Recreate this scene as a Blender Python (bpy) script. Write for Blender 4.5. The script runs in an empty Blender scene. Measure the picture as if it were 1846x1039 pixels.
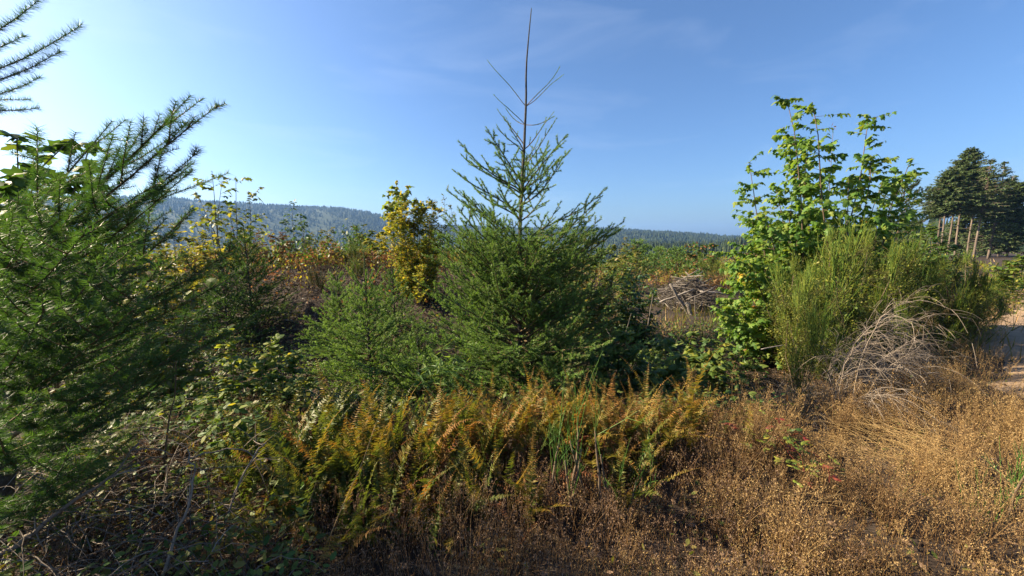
import bpy, math
import numpy as np

# ------------------------------------------------------------------ camera, sky, sun, exposure
S = bpy.context.scene
R = math.radians
EYE = 1.6
PITCH = R(7.6)
FPX = 667.0                      # focal length in photo pixels (13 mm equivalent)
cam_d = bpy.data.cameras.new('camera')
cam_d.sensor_width = 36.0
cam_d.lens = 36.0 * FPX / 1846.0
cam_d.clip_start = 0.05
cam_d.clip_end = 30000
cam = bpy.data.objects.new('camera', cam_d)
S.collection.objects.link(cam)
cam.location = (0, 0, EYE)
cam.rotation_euler = (R(90) - PITCH, 0, 0)
S.camera = cam

SUN_AZ = R(-80)                  # measured from straight ahead, negative = to the left
SUN_EL = R(30)
sdir = np.array([math.sin(SUN_AZ) * math.cos(SUN_EL), math.cos(SUN_AZ) * math.cos(SUN_EL), math.sin(SUN_EL)])
W_ = bpy.data.worlds.new('World')
S.world = W_
W_.use_nodes = True
nt = W_.node_tree
nt.nodes.clear()
wo = nt.nodes.new('ShaderNodeOutputWorld')
bg = nt.nodes.new('ShaderNodeBackground')
sky = nt.nodes.new('ShaderNodeTexSky')
sky.sky_type = 'NISHITA'
sky.sun_disc = False
sky.sun_elevation = SUN_EL
sky.sun_rotation = SUN_AZ
sky.air_density = 1.0
sky.dust_density = 1.6
sky.ozone_density = 8.0
bg.inputs['Strength'].default_value = 0.056
# thin high cirrus, a property of the sky in every direction
tc = nt.nodes.new('ShaderNodeTexCoord')
mp = nt.nodes.new('ShaderNodeMapping')
mp.inputs['Rotation'].default_value = (0.3, 0.2, 0.5)
mp.inputs['Scale'].default_value = (1.2, 3.2, 7.0)
no = nt.nodes.new('ShaderNodeTexNoise')
no.inputs['Scale'].default_value = 1.6
no.inputs['Detail'].default_value = 7
no.inputs['Roughness'].default_value = 0.55
no.inputs['Distortion'].default_value = 0.6
rp = nt.nodes.new('ShaderNodeValToRGB')
rp.color_ramp.elements[0].position = 0.53
rp.color_ramp.elements[0].color = (0, 0, 0, 1)
rp.color_ramp.elements[1].position = 0.85
rp.color_ramp.elements[1].color = (0.12, 0.12, 0.12, 1)
mixw = nt.nodes.new('ShaderNodeMix')
mixw.data_type = 'RGBA'
mixw.inputs['B'].default_value = (6.0, 6.6, 7.6, 1)
L_ = nt.links.new
L_(tc.outputs['Generated'], mp.inputs['Vector'])
L_(mp.outputs['Vector'], no.inputs['Vector'])
L_(no.outputs['Fac'], rp.inputs['Fac'])
L_(rp.outputs['Color'], mixw.inputs['Factor'])
L_(sky.outputs['Color'], mixw.inputs['A'])
L_(mixw.outputs['Result'], bg.inputs['Color'])
L_(bg.outputs['Background'], wo.inputs['Surface'])

sun_d = bpy.data.lights.new('sun', 'SUN')
sun_d.energy = 5.0
sun_d.angle = R(0.53)
sun_d.color = (1.0, 0.82, 0.57)
sun = bpy.data.objects.new('sun', sun_d)
S.collection.objects.link(sun)
from mathutils import Vector
sun.rotation_euler = Vector(-sdir).to_track_quat('-Z', 'Y').to_euler()
S.view_settings.view_transform = 'Standard'
S.view_settings.look = 'None'
S.view_settings.exposure = 1.85
S.view_settings.gamma = 1.0
S.view_settings.use_curve_mapping = False
S.render.engine = 'CYCLES'
S.cycles.use_denoising = True
S.cycles.max_bounces = 6
S.cycles.diffuse_bounces = 3
S.cycles.transmission_bounces = 4
S.cycles.volume_bounces = 0
S.cycles.transparent_max_bounces = 6

COL = S.collection

# ------------------------------------------------------------------ helpers
def sm(a, b, t):
    t = np.clip((np.asarray(t, float) - a) / (b - a), 0, 1)
    return t * t * (3 - 2 * t)

def ray(px, py):
    a = (px - 923) / FPX
    b = (519.5 - py) / FPX
    return np.array([a, math.cos(PITCH) + b * math.sin(PITCH), b * math.cos(PITCH) - math.sin(PITCH)])

def W(px, py, y):
    """world point seen at a photo pixel, at forward distance y"""
    d = ray(px, py)
    return np.array([0, 0, EYE]) + d * (y / d[1])

RT = [(-60, 346), (240, 352), (330, 356), (460, 366), (560, 370), (620, 373), (660, 380), (700, 390), (770, 402),
      (850, 405), (950, 410), (1060, 412), (1120, 415), (1200, 420), (1300, 427), (1500, 430), (1900, 430)]
_ra, _rt = [], []
for px, py in RT:
    d = ray(px, py)
    _ra.append(math.atan2(d[0], d[1]))
    _rt.append(d[2] / math.hypot(d[0], d[1]))
_ra, _rt = np.array(_ra), np.array(_rt)

def vnoise(x, y, s=1.0, seed=0.0):
    x = np.asarray(x, float) / s + seed * 17.3
    y = np.asarray(y, float) / s + seed * 9.1
    return (np.sin(x * 1.7 + 1.3 * np.sin(y * 1.1)) + np.sin(y * 2.1 + 1.7 * np.sin(x * .9 + 2)) + .6 * np.sin(x * 3.7 + y * 2.9) + .4 * np.sin(5.3 * y - 4.1 * x)) / 3

def H(x, y):
    """height of the land"""
    x = np.asarray(x, float)
    y = np.asarray(y, float)
    r = np.hypot(x, y)
    az = np.arctan2(x, y)
    D = 1 - sm(-2.4, -0.4, x - 1.31 * y)
    h = -0.55 * sm(2.8, 4.3, y) * D
    B = 1 - sm(0.0, 3.0, x)
    h = h + 1.25 * sm(6.3, 11.5, y) * B
    h = h + 0.25 * sm(11, 18, y) * (1 - B) * D
    near = 1 - sm(12, 60, r)
    h = h + near * (0.05 * vnoise(x, y, .9) + 0.06 * vnoise(x, y, 2.7, 1)) * sm(1.2, 3.5, r)
    valley = -62 + 44 * sm(R(2), R(20), az) + 15 * sm(R(26), R(40), az)
    valley = np.where(np.abs(az) > R(75), -3 + 0 * az, valley)
    fall = sm(17, 320, r)
    h = h * (1 - sm(60, 200, r)) + valley * fall - 0.9 * sm(16, 40, r)
    RR = 1850.0
    tanr = np.interp(az, _ra, _rt) - 0.008 + .006 * sm(R(-2), R(8), az)
    ridge = EYE + RR * tanr
    h = h + sm(650, RR, r) * (ridge - valley)
    h = h + sm(300, 900, r) * 9 * vnoise(x, y, 170, 2) * (1 - sm(1500, 1850, r) * .7)
    return h

class MB:
    def __init__(s):
        s.v, s.f, s.t, s.m, s.n, s.sm = [], [], [], [], 0, []
    def add(s, V, F, t=0.0, mat=0, smooth=False):
        V = np.asarray(V, np.float32).reshape(-1, 3)
        F = np.asarray(F, np.int64).reshape(-1, 3)
        s.v.append(V)
        s.f.append(F + s.n)
        s.n += len(V)
        s.t.append(np.broadcast_to(np.asarray(t, np.float32).ravel() if np.ndim(t) else np.float32(t), (len(V),)).copy())
        s.m.append(np.full(len(F), mat, np.int32))
        s.sm.append(np.full(len(F), smooth, bool))
    def mesh(s, name, mats):
        me = bpy.data.meshes.new(name)
        if s.n:
            V = np.concatenate(s.v)
            F = np.concatenate(s.f).astype(np.int32)
            me.vertices.add(len(V))
            me.vertices.foreach_set('co', V.ravel())
            me.loops.add(F.size)
            me.loops.foreach_set('vertex_index', F.ravel())
            me.polygons.add(len(F))
            me.polygons.foreach_set('loop_start', np.arange(0, F.size, 3, dtype=np.int32))
            me.polygons.foreach_set('material_index', np.concatenate(s.m))
            me.polygons.foreach_set('use_smooth', np.concatenate(s.sm))
            a = me.attributes.new('t', 'FLOAT', 'POINT')
            a.data.foreach_set('value', np.concatenate(s.t))
            me.update(calc_edges=True)
        for m in mats:
            me.materials.append(m)
        return me
    def build(s, name, mats, parent=None, loc=None):
        return link(name, s.mesh(name, mats if isinstance(mats, (list, tuple)) else [mats]), parent, loc)

def link(name, data, parent=None, loc=None):
    o = bpy.data.objects.new(name, data)
    COL.objects.link(o)
    if parent is not None:
        o.parent = parent
    if loc is not None:
        o.location = [float(c) for c in loc]
    return o

def tag(o, label=None, cat=None, group=None, kind=None):
    if label:
        o['label'] = label
    if cat:
        o['category'] = cat
    if group:
        o['group'] = group
    if kind:
        o['kind'] = kind
    return o

def thing(name, label, cat, loc, group=None):
    return tag(link(name, None, None, loc), label, cat, group)

def nrm(v):
    return v / np.maximum(np.linalg.norm(v, axis=-1, keepdims=True), 1e-9)

def frame(T):
    """perpendicular unit vectors; V leans to 'up'"""
    ref = np.where(np.abs(T[..., 2:3]) < .92, np.array([0, 0, 1.0]), np.array([1.0, 0, 0]))
    U = nrm(np.cross(T, ref))
    V = np.cross(U, T)
    return U, V

def tubes(mb, P, Rd, sides=4, t=0.0, mat=0):
    """N polylines of K points at once"""
    P = np.asarray(P, float)
    if P.ndim == 2:
        P = P[None]
    N, K, _ = P.shape
    Rd = np.broadcast_to(np.asarray(Rd, float), (N, K))
    T = nrm(np.gradient(P, axis=1))
    M = nrm(P[:, -1] - P[:, 0])
    ax = np.eye(3)[np.argmin(np.abs(M), axis=1)]
    U = nrm(np.cross(T, ax[:, None, :]))
    V = np.cross(T, U)
    a = np.arange(sides) * 2 * math.pi / sides
    ring = P[:, :, None] + Rd[:, :, None, None] * (np.cos(a)[:, None] * U[:, :, None] + np.sin(a)[:, None] * V[:, :, None])
    idx = np.arange(N * K * sides).reshape(N, K, sides)
    A = idx[:, :-1]
    B = np.roll(A, -1, axis=2)
    C = idx[:, 1:]
    Dd = np.roll(C, -1, axis=2)
    F = np.concatenate([np.stack([A, B, Dd], -1).reshape(-1, 3), np.stack([A, Dd, C], -1).reshape(-1, 3)])
    if sides > 3:
        for k, rev in ((0, True), (K - 1, False)):
            r0 = idx[:, k]
            for j in range(1, sides - 1):
                tri = np.stack([r0[:, 0], r0[:, j], r0[:, j + 1]], -1)
                F = np.concatenate([F, tri[:, ::-1] if rev else tri])
    tt = t if np.ndim(t) == 0 else np.repeat(np.broadcast_to(t, (N, K)).reshape(-1), sides)
    mb.add(ring.reshape(-1, 3), F, tt, mat, True)

def needles(mb, A, B, dens, L, Wd, rng, ang=(48, 72), flat=.55, t=0.0):
    """fine needles standing round the segments A-B"""
    ln = np.linalg.norm(B - A, axis=1)
    n = np.floor(ln * dens + rng.random(len(ln))).astype(int)
    i = np.repeat(np.arange(len(ln)), n)
    if not len(i):
        return
    T = nrm(B - A)
    U, V = frame(T)
    b = A[i] + rng.random((len(i), 1)) * (B - A)[i]
    th = rng.random(len(i)) * 2 * math.pi
    rad = nrm(np.cos(th)[:, None] * U[i] + (np.sin(th) * flat + .12)[:, None] * V[i])
    a = np.radians(rng.uniform(ang[0], ang[1], len(i)))[:, None]
    d = T[i] * np.cos(a) + rad * np.sin(a)
    Lr = (np.broadcast_to(L, (len(ln),))[i] * rng.uniform(.75, 1.15, len(i)))[:, None]
    w = nrm(np.cross(d, rng.normal(size=d.shape))) * (Wd / 2)
    V_ = np.stack([b - w, b + w, b + d * Lr], 1).reshape(-1, 3)
    mb.add(V_, np.arange(len(V_)).reshape(-1, 3), t if np.ndim(t) == 0 else np.repeat(np.clip(t[i] + rng.normal(0, .1, len(i)), 0, 1), 3))

def leaves(mb, tm, O, D, Nn, Sz, t=0.0):
    """copies of a leaf template (verts, tris)"""
    tv, tf = tm
    D = nrm(np.asarray(D, float))
    Y = nrm(np.cross(Nn, D))
    Z = np.cross(D, Y)
    N = len(O)
    Sz = np.broadcast_to(np.asarray(Sz, float), (N,))
    V = O[:, None] + Sz[:, None, None] * (tv[None, :, 0:1] * D[:, None] + tv[None, :, 1:2] * Y[:, None] + tv[None, :, 2:3] * Z[:, None])
    F = tf[None] + (np.arange(N) * len(tv))[:, None, None]
    tt = t if np.ndim(t) == 0 else np.repeat(t, len(tv))
    mb.add(V.reshape(-1, 3), F.reshape(-1, 3), tt)

def fan(half, centre, fold=.18, droop=.18):
    pts = list(half) + [(x, -y) for x, y in half[::-1] if abs(y) > 1e-6]
    v = [(centre, 0, .02)] + [(x, y, -fold * abs(y) - droop * x * x) for x, y in pts]
    n = len(pts)
    f = [(0, 1 + k, 1 + (k + 1) % n) for k in range(n)]
    return np.array(v, float), np.array(f)

MAPLE = fan([(0, 0), (-.14, .20), (-.02, .46), (.13, .34), (.22, .22), (.36, .56), (.50, .44), (.50, .17), (.66, .24), (.80, .16), (1, 0)], .22, .22, .30)
OVATE = fan([(0, 0), (.2, .22), (.5, .29), (.8, .15), (1, 0)], .45, .25, .15)
ROUND = fan([(0, 0), (.15, .28), (.5, .40), (.85, .25), (1, 0)], .5, .25, .1)
DIAM = (np.array([(0, 0, 0), (.45, .25, -.05), (1, 0, -.08), (.45, -.25, -.05)], float), np.array([(0, 2, 1), (0, 3, 2)]))
MAPLE_LO = fan([(0, 0), (-.12, .30), (.14, .34), (.34, .56), (.50, .20), (.78, .20), (1, 0)], .22, .22, .30)
OV4 = (np.array([(0, 0, 0), (.3, .24, -.04), (.75, .2, -.08), (1, 0, -.14), (.75, -.2, -.08), (.3, -.24, -.04)], float), np.array([(0, 2, 1), (0, 3, 2), (0, 4, 3), (0, 5, 4)]))
LANCE = (np.array([(0, 0, 0), (.4, .085, -.02), (1, 0, -.15), (.4, -.085, -.02)], float), np.array([(0, 2, 1), (0, 3, 2)]))

# ------------------------------------------------------------------ materials
def _mat(name):
    m = bpy.data.materials.new(name)
    m.use_nodes = True
    n = m.node_tree
    n.nodes.clear()
    out = n.nodes.new('ShaderNodeOutputMaterial')
    return m, n, out

def ramp(n, fac, stops):
    r = n.nodes.new('ShaderNodeValToRGB')
    el = r.color_ramp.elements
    while len(el) < len(stops):
        el.new(.5)
    for e, (p, c) in zip(el, stops):
        e.position = p
        e.color = (*c, 1)
    n.links.new(fac, r.inputs['Fac'])
    return r.outputs['Color']

def rnd(n):
    g = n.nodes.new('ShaderNodeNewGeometry')
    o = n.nodes.new('ShaderNodeObjectInfo')
    a = n.nodes.new('ShaderNodeMath')
    a.operation = 'ADD'
    n.links.new(g.outputs['Random Per Island'], a.inputs[0])
    n.links.new(o.outputs['Random'], a.inputs[1])
    f = n.nodes.new('ShaderNodeMath')
    f.operation = 'FRACT'
    n.links.new(a.outputs[0], f.inputs[0])
    return f.outputs[0]

def leafmat(name, cols, trans=.45, rough=.55, spec=.25, warm=(1.25, 1.15, .45), tcols=None, tmix=None, patch=None):
    """thin leaf: diffuse + light coming through; colours differ from leaf to leaf"""
    m, n, out = _mat(name)
    k = len(cols)
    c = ramp(n, rnd(n), [(i / (k - 1), cols[i]) for i in range(k)])
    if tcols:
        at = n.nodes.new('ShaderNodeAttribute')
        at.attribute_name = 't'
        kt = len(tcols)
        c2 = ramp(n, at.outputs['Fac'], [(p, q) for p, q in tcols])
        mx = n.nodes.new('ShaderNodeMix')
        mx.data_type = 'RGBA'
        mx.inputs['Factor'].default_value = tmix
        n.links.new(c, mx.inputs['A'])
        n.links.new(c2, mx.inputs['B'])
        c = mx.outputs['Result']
    if patch:
        # real colour patches (autumn leaves in clusters)
        tcn = n.nodes.new('ShaderNodeNewGeometry')
        nz = n.nodes.new('ShaderNodeTexNoise')
        nz.inputs['Scale'].default_value = patch[1]
        nz.inputs['Detail'].default_value = 2
        n.links.new(tcn.outputs['Position'], nz.inputs['Vector'])
        fz = ramp(n, nz.outputs['Fac'], [(patch[2], (0, 0, 0)), (patch[2] + .08, (1, 1, 1))])
        mx = n.nodes.new('ShaderNodeMix')
        mx.data_type = 'RGBA'
        n.links.new(fz, mx.inputs['Factor'])
        n.links.new(c, mx.inputs['A'])
        mx.inputs['B'].default_value = (*patch[0], 1)
        c = mx.outputs['Result']
    p = n.nodes.new('ShaderNodeBsdfPrincipled')
    p.inputs['Roughness'].default_value = rough
    p.inputs['Specular IOR Level'].default_value = spec
    n.links.new(c, p.inputs['Base Color'])
    tr = n.nodes.new('ShaderNodeBsdfTranslucent')
    mu = n.nodes.new('ShaderNodeMix')
    mu.data_type = 'RGBA'
    mu.blend_type = 'MULTIPLY'
    mu.inputs['Factor'].default_value = 1
    mu.inputs['B'].default_value = (*warm, 1)
    n.links.new(c, mu.inputs['A'])
    n.links.new(mu.outputs['Result'], tr.inputs['Color'])
    ms = n.nodes.new('ShaderNodeMixShader')
    ms.inputs['Fac'].default_value = trans
    n.links.new(p.outputs[0], ms.inputs[1])
    n.links.new(tr.outputs[0], ms.inputs[2])
    n.links.new(ms.outputs[0], out.inputs['Surface'])
    return m

def solid(name, cols, scale=6.0, rough=.9, bump=.3, detail=6, spec=.15, stretch=(1, 1, 1), isl=0.0):
    m, n, out = _mat(name)
    g = n.nodes.new('ShaderNodeNewGeometry')
    mpn = n.nodes.new('ShaderNodeMapping')
    mpn.inputs['Scale'].default_value = stretch
    n.links.new(g.outputs['Position'], mpn.inputs['Vector'])
    nz = n.nodes.new('ShaderNodeTexNoise')
    nz.inputs['Scale'].default_value = scale
    nz.inputs['Detail'].default_value = detail
    nz.inputs['Roughness'].default_value = .65
    n.links.new(mpn.outputs[0], nz.inputs['Vector'])
    fac = nz.outputs['Fac']
    if isl:
        r = rnd(n)
        a = n.nodes.new('ShaderNodeMix')
        a.inputs['Factor'].default_value = isl
        n.links.new(fac, a.inputs['A'])
        n.links.new(r, a.inputs['B'])
        fac = a.outputs['Result']
    k = len(cols)
    c = ramp(n, fac, [(.25 + .5 * i / (k - 1), cols[i]) for i in range(k)])
    p = n.nodes.new('ShaderNodeBsdfPrincipled')
    p.inputs['Roughness'].default_value = rough
    p.inputs['Specular IOR Level'].default_value = spec
    n.links.new(c, p.inputs['Base Color'])
    if bump:
        b = n.nodes.new('ShaderNodeBump')
        b.inputs['Strength'].default_value = bump
        b.inputs['Distance'].default_value = .03
        n.links.new(nz.outputs['Fac'], b.inputs['Height'])
        n.links.new(b.outputs[0], p.inputs['Normal'])
    n.links.new(p.outputs[0], out.inputs['Surface'])
    return m

M = {}
M['soil'] = solid('soil', [(.016, .012, .010), (.032, .024, .019), (.055, .042, .033), (.09, .07, .055)], 3.5, bump=.8, detail=10)
M['dirt'] = solid('track_dirt', [(.17, .12, .078), (.26, .185, .12), (.35, .26, .175)], 2.5, bump=.6, detail=10)
M['hillground'] = solid('forest_floor', [(.02, .03, .015), (.035, .05, .022), (.06, .07, .03)], .02, bump=0)
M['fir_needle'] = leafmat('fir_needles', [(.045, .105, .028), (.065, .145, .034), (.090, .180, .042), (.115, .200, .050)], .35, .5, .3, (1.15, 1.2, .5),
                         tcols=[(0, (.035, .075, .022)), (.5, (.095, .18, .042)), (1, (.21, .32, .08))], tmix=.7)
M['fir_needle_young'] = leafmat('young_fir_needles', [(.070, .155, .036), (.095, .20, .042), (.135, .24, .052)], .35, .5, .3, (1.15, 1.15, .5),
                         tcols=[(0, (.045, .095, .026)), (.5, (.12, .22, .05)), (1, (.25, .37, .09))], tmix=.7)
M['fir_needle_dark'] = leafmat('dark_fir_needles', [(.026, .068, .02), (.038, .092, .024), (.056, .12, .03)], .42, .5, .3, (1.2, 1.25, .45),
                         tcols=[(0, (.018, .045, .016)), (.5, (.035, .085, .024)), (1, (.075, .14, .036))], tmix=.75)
M['old_fir'] = leafmat('old_fir_foliage', [(.05, .085, .034), (.075, .115, .044), (.11, .145, .06)], .3, .7, .15)
M['far_fir'] = leafmat('distant_forest_foliage', [(.016, .030, .014), (.022, .038, .017), (.030, .046, .020), (.042, .055, .024)], .1, .8, .1)
M['bark_fir'] = solid('young_fir_bark', [(.03, .027, .022), (.058, .052, .042), (.10, .09, .074)], 40, bump=.4)
M['twig_fir'] = solid('fir_twig_bark', [(.085, .055, .03), (.14, .10, .055), (.19, .15, .085)], 60, bump=0)
M['twig_tip'] = solid('fir_leader_bark', [(.13, .085, .045), (.20, .14, .08)], 60, bump=0)
M['bark_old'] = solid('old_fir_bark', [(.075, .058, .046), (.13, .103, .082), (.19, .155, .122)], 3, bump=.3, stretch=(1, 1, .2))
M['bark'] = solid('shrub_bark', [(.06, .045, .03), (.12, .09, .06), (.20, .155, .11)], 50, bump=.2)
M['maple_leaf'] = leafmat('maple_leaves', [(.07, .155, .03), (.11, .215, .04), (.165, .265, .048), (.25, .31, .06)], .52, .5, .25)
M['maple_dark'] = leafmat('green_maple_leaves', [(.07, .11, .026), (.11, .16, .034), (.17, .20, .04), (.25, .23, .045)], .5, .5, .25)
M['maple_yellow'] = leafmat('yellow_maple_leaves', [(.42, .24, .03), (.50, .36, .04), (.38, .36, .05), (.50, .18, .03)], .5, .5, .2, (1.1, 1, .5))
M['yellow_leaf'] = leafmat('yellow_willow_leaves', [(.34, .33, .05), (.42, .40, .06), (.50, .38, .06), (.30, .34, .055), (.22, .28, .045)], .52, .5, .2, (1.2, 1.05, .45))
M['yellow_small'] = leafmat('yellowing_small_leaves', [(.26, .24, .038), (.34, .30, .045), (.20, .22, .036), (.13, .17, .03)], .5, .5, .2, (1.2, 1.1, .45))
M['olive_leaf'] = leafmat('olive_leaves', [(.07, .10, .025), (.11, .14, .035), (.17, .17, .045), (.23, .18, .05)], .45, .5, .25)
M['green_leaf'] = leafmat('green_shrub_leaves', [(.035, .085, .022), (.055, .115, .028), (.085, .15, .034), (.13, .17, .04)], .42, .55, .22)
M['lime_leaf'] = leafmat('lime_shrub_leaves', [(.08, .14, .028), (.13, .20, .035), (.20, .25, .045), (.28, .26, .05)], .5, .6, .18)
M['alder_leaf'] = leafmat('alder_leaves', [(.045, .095, .045), (.065, .125, .055), (.09, .15, .05)], .35, .45, .35)
M['bramble_leaf'] = leafmat('bramble_leaves', [(.040, .085, .022), (.065, .115, .028), (.10, .15, .032), (.16, .19, .04)], .4, .5, .28)
M['bramble_yellow'] = leafmat('bramble_yellow_leaves', [(.30, .30, .045), (.20, .26, .04), (.34, .29, .05), (.12, .20, .035)], .45, .4, .35, (1.1, 1.05, .5))
M['bramble_red'] = leafmat('bramble_red_leaves', [(.16, .03, .028), (.22, .055, .03), (.11, .025, .02)], .35, .4, .3, (1.2, .7, .5))
M['rust_leaf'] = leafmat('rust_leaves', [(.09, .05, .024), (.14, .078, .032), (.20, .115, .042), (.13, .10, .038)], .3, .7, .15, (1.2, .95, .5))
M['pink_rust'] = leafmat('pinkish_rust_leaves', [(.24, .11, .06), (.30, .16, .075), (.20, .10, .05)], .4, .7, .15, (1.2, .95, .6))
M['fern_live'] = leafmat('golden_fern', [(.10, .14, .028), (.17, .17, .032), (.30, .17, .034), (.24, .10, .028)], .42, .55, .25, (1.15, 1.05, .5),
                         [(0, (.05, .085, .02)), (.45, (.11, .13, .025)), (.75, (.22, .16, .03)), (1, (.34, .15, .035))], .6)
M['fern_green'] = leafmat('green_fern', [(.05, .095, .022), (.085, .125, .028), (.14, .15, .03)], .42, .5, .3, (1.2, 1.1, .45),
                          [(0, (.04, .08, .02)), (.7, (.10, .13, .025)), (1, (.25, .17, .03))], .5)
M['fern_bronze'] = leafmat('bronze_fern', [(.22, .10, .03), (.32, .15, .035), (.26, .17, .035), (.15, .13, .03)], .4, .6, .2, (1.2, 1.0, .5),
                           [(0, (.08, .08, .02)), (.5, (.22, .12, .03)), (1, (.34, .15, .045))], .55)
M['fern_dead'] = leafmat('dead_fern', [(.09, .035, .018), (.15, .06, .028), (.22, .10, .045)], .25, .8, .1, (1.2, .9, .6))
M['grass'] = leafmat('dry_grass', [(.26, .165, .070), (.36, .24, .105), (.44, .31, .145), (.30, .175, .075)], .35, .7, .15, (1.15, 1.0, .7))
M['grass_head'] = leafmat('dry_grass_heads', [(.27, .17, .068), (.38, .255, .105), (.46, .335, .155), (.22, .135, .06)], .35, .7, .15, (1.15, 1.0, .7))
M['straw'] = leafmat('golden_straw', [(.42, .30, .13), (.52, .38, .18), (.36, .24, .10)], .35, .6, .2, (1.1, 1.0, .7))
M['dull_head'] = leafmat('dull_grass_heads', [(.17, .105, .048), (.24, .158, .074), (.32, .22, .105), (.15, .09, .042)], .3, .75, .1, (1.1, 1.0, .8))
M['grass_brown'] = leafmat('brown_stalks', [(.13, .075, .035), (.20, .12, .055), (.27, .165, .08)], .3, .7, .1, (1.1, 1.0, .8))
M['grass_green'] = leafmat('green_grass', [(.10, .14, .035), (.15, .19, .045), (.22, .22, .06)], .4, .5, .2)
M['broom_top'] = leafmat('broom_shoots', [(.075, .15, .026), (.12, .205, .032), (.19, .26, .04), (.29, .32, .045)], .42, .5, .3, (1.15, 1.1, .5))
M['broom_low'] = leafmat('broom_old_twigs', [(.045, .075, .022), (.07, .10, .026), (.11, .115, .034), (.12, .085, .04)], .3, .6, .2)
M['broom_leaf'] = leafmat('broom_leaflets', [(.08, .13, .024), (.13, .17, .028), (.24, .23, .04), (.15, .18, .03)], .4, .5, .25)
M['broom_green'] = leafmat('green_broom_shoots', [(.07, .16, .03), (.10, .21, .04), (.15, .25, .05)], .35, .45, .35)
M['dead_twig'] = solid('weathered_twigs', [(.12, .097, .074), (.20, .165, .13), (.30, .25, .20)], 30, bump=0, isl=.6)
M['dead_dark'] = solid('brown_twigs', [(.06, .05, .04), (.12, .10, .082), (.21, .18, .15)], 30, bump=0, isl=.6)
M['log'] = solid('weathered_wood', [(.10, .088, .076), (.17, .15, .13), (.26, .232, .204)], 14, bump=.5, isl=.5)
M['log_dark'] = solid('dark_weathered_wood', [(.055, .047, .04), (.10, .088, .076), (.18, .16, .138)], 14, bump=.4, isl=.6)
M['dark_litter'] = leafmat('dark_bank_litter', [(.03, .022, .018), (.06, .045, .036), (.10, .075, .06), (.15, .12, .10)], .15, .85, .1, (1, 1, 1))
M['dead_fluff'] = leafmat('dead_leaf_litter', [(.11, .07, .045), (.18, .12, .08), (.26, .18, .125)], .2, .8, .1, (1, 1, 1))
M['herb'] = leafmat('herb_leaves', [(.07, .15, .04), (.11, .20, .055), (.18, .24, .06)], .42, .45, .3)

# ------------------------------------------------------------------ the land
def land(name, r0, r1, nr, mat, a0=-180, a1=180, na=480):
    rr = np.geomspace(r0, r1, nr)
    aa = np.radians(np.linspace(a0, a1, na + 1))
    rg, ag = np.meshgrid(rr, aa, indexing='ij')
    x, y = rg * np.sin(ag), rg * np.cos(ag)
    V = np.stack([x, y, H(x, y)], -1).reshape(-1, 3)
    i = np.arange(nr * (na + 1)).reshape(nr, na + 1)
    A, B, C, D = i[:-1, :-1], i[:-1, 1:], i[1:, 1:], i[1:, :-1]
    F = np.concatenate([np.stack([A, C, B], -1).reshape(-1, 3), np.stack([A, D, C], -1).reshape(-1, 3)])
    mb = MB()
    mb.add(V, F, smooth=True)
    return tag(mb.build(name, mat), None, None, None, 'structure')

land('ground', .05, 330, 130, M['soil'], na=360)
land('hills', 330, 6000, 60, M['hillground'], na=360)

def track():
    """the dirt track on the right"""
    mb = MB()
    s = np.linspace(-.6, 26, 90)
    w = np.linspace(0, 1, 12)
    sg, wg = np.meshgrid(s, w, indexing='ij')
    d = np.array([.79, .613])
    nv = np.array([.613, -.79])
    left = .22 * np.sin(sg * .9) + .12 * np.sin(sg * 2.3 + 1) + .05 * np.sin(sg * 6.1)
    left = left + 2.0 * sm(1.6, -.6, sg)
    off = left + wg * (3.6 - left)
    x = 3.85 + d[0] * sg + nv[0] * off
    y = 3.0 + d[1] * sg + nv[1] * off
    rut = -.05 * np.exp(-((off - .8) / .3) ** 2) - .05 * np.exp(-((off - 2.2) / .3) ** 2)
    z = H(x, y) + .11 + rut * .5 - .13 * np.exp(-(wg / .08) ** 2) - .13 * np.exp(-((1 - wg) / .10) ** 2) - .18 * sm(.5, -.6, sg)
    V = np.stack([x, y, z], -1).reshape(-1, 3)
    i = np.arange(V.shape[0]).reshape(90, 12)
    A, B, C, D = i[:-1, :-1], i[:-1, 1:], i[1:, 1:], i[1:, :-1]
    mb.add(V, np.concatenate([np.stack([A, B, C], -1).reshape(-1, 3), np.stack([A, C, D], -1).reshape(-1, 3)]), smooth=True)
    tag(mb.build('path', M['dirt']), kind='structure')
track()

def on_track(x, y):
    """distance across the track (0..2.9 is on it)"""
    sg = (x - 3.85) * .79 + (y - 3.0) * .613
    return (x - 3.85) * .613 - (y - 3.0) * .79 - 2.0 * sm(1.6, -.6, sg)

# ------------------------------------------------------------------ far woods
def cones(mb, x, y, z, h, w, rng, sides=5, tiers=2):
    N = len(x)
    a = np.arange(sides) * 2 * math.pi / sides
    for k in range(tiers):
        b = z + h * (k * .78 / tiers)
        top = z + h * (1 if k == tiers - 1 else (k + 1) * .78 / tiers + .22)
        rad = w * (1 - .8 * k / tiers)
        ph = rng.random(N)[:, None] * 6.28 + a
        jit = rng.uniform(.45, 1.35, (N, sides))
        ring = np.stack([x[:, None] + rad[:, None] * jit * np.cos(ph), y[:, None] + rad[:, None] * jit * np.sin(ph), b[:, None] - 0 * ph + rng.uniform(-.05, .05, (N, sides)) * h[:, None]], -1)
        V = np.concatenate([np.stack([x, y, top], -1)[:, None], ring], 1)
        i = (np.arange(N) * (sides + 1))[:, None]
        F = np.stack([np.stack([i[:, 0], i[:, 0] + 1 + s, i[:, 0] + 1 + (s + 1) % sides], -1) for s in range(sides)], 1)
        mb.add(V.reshape(-1, 3), F.reshape(-1, 3))

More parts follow.
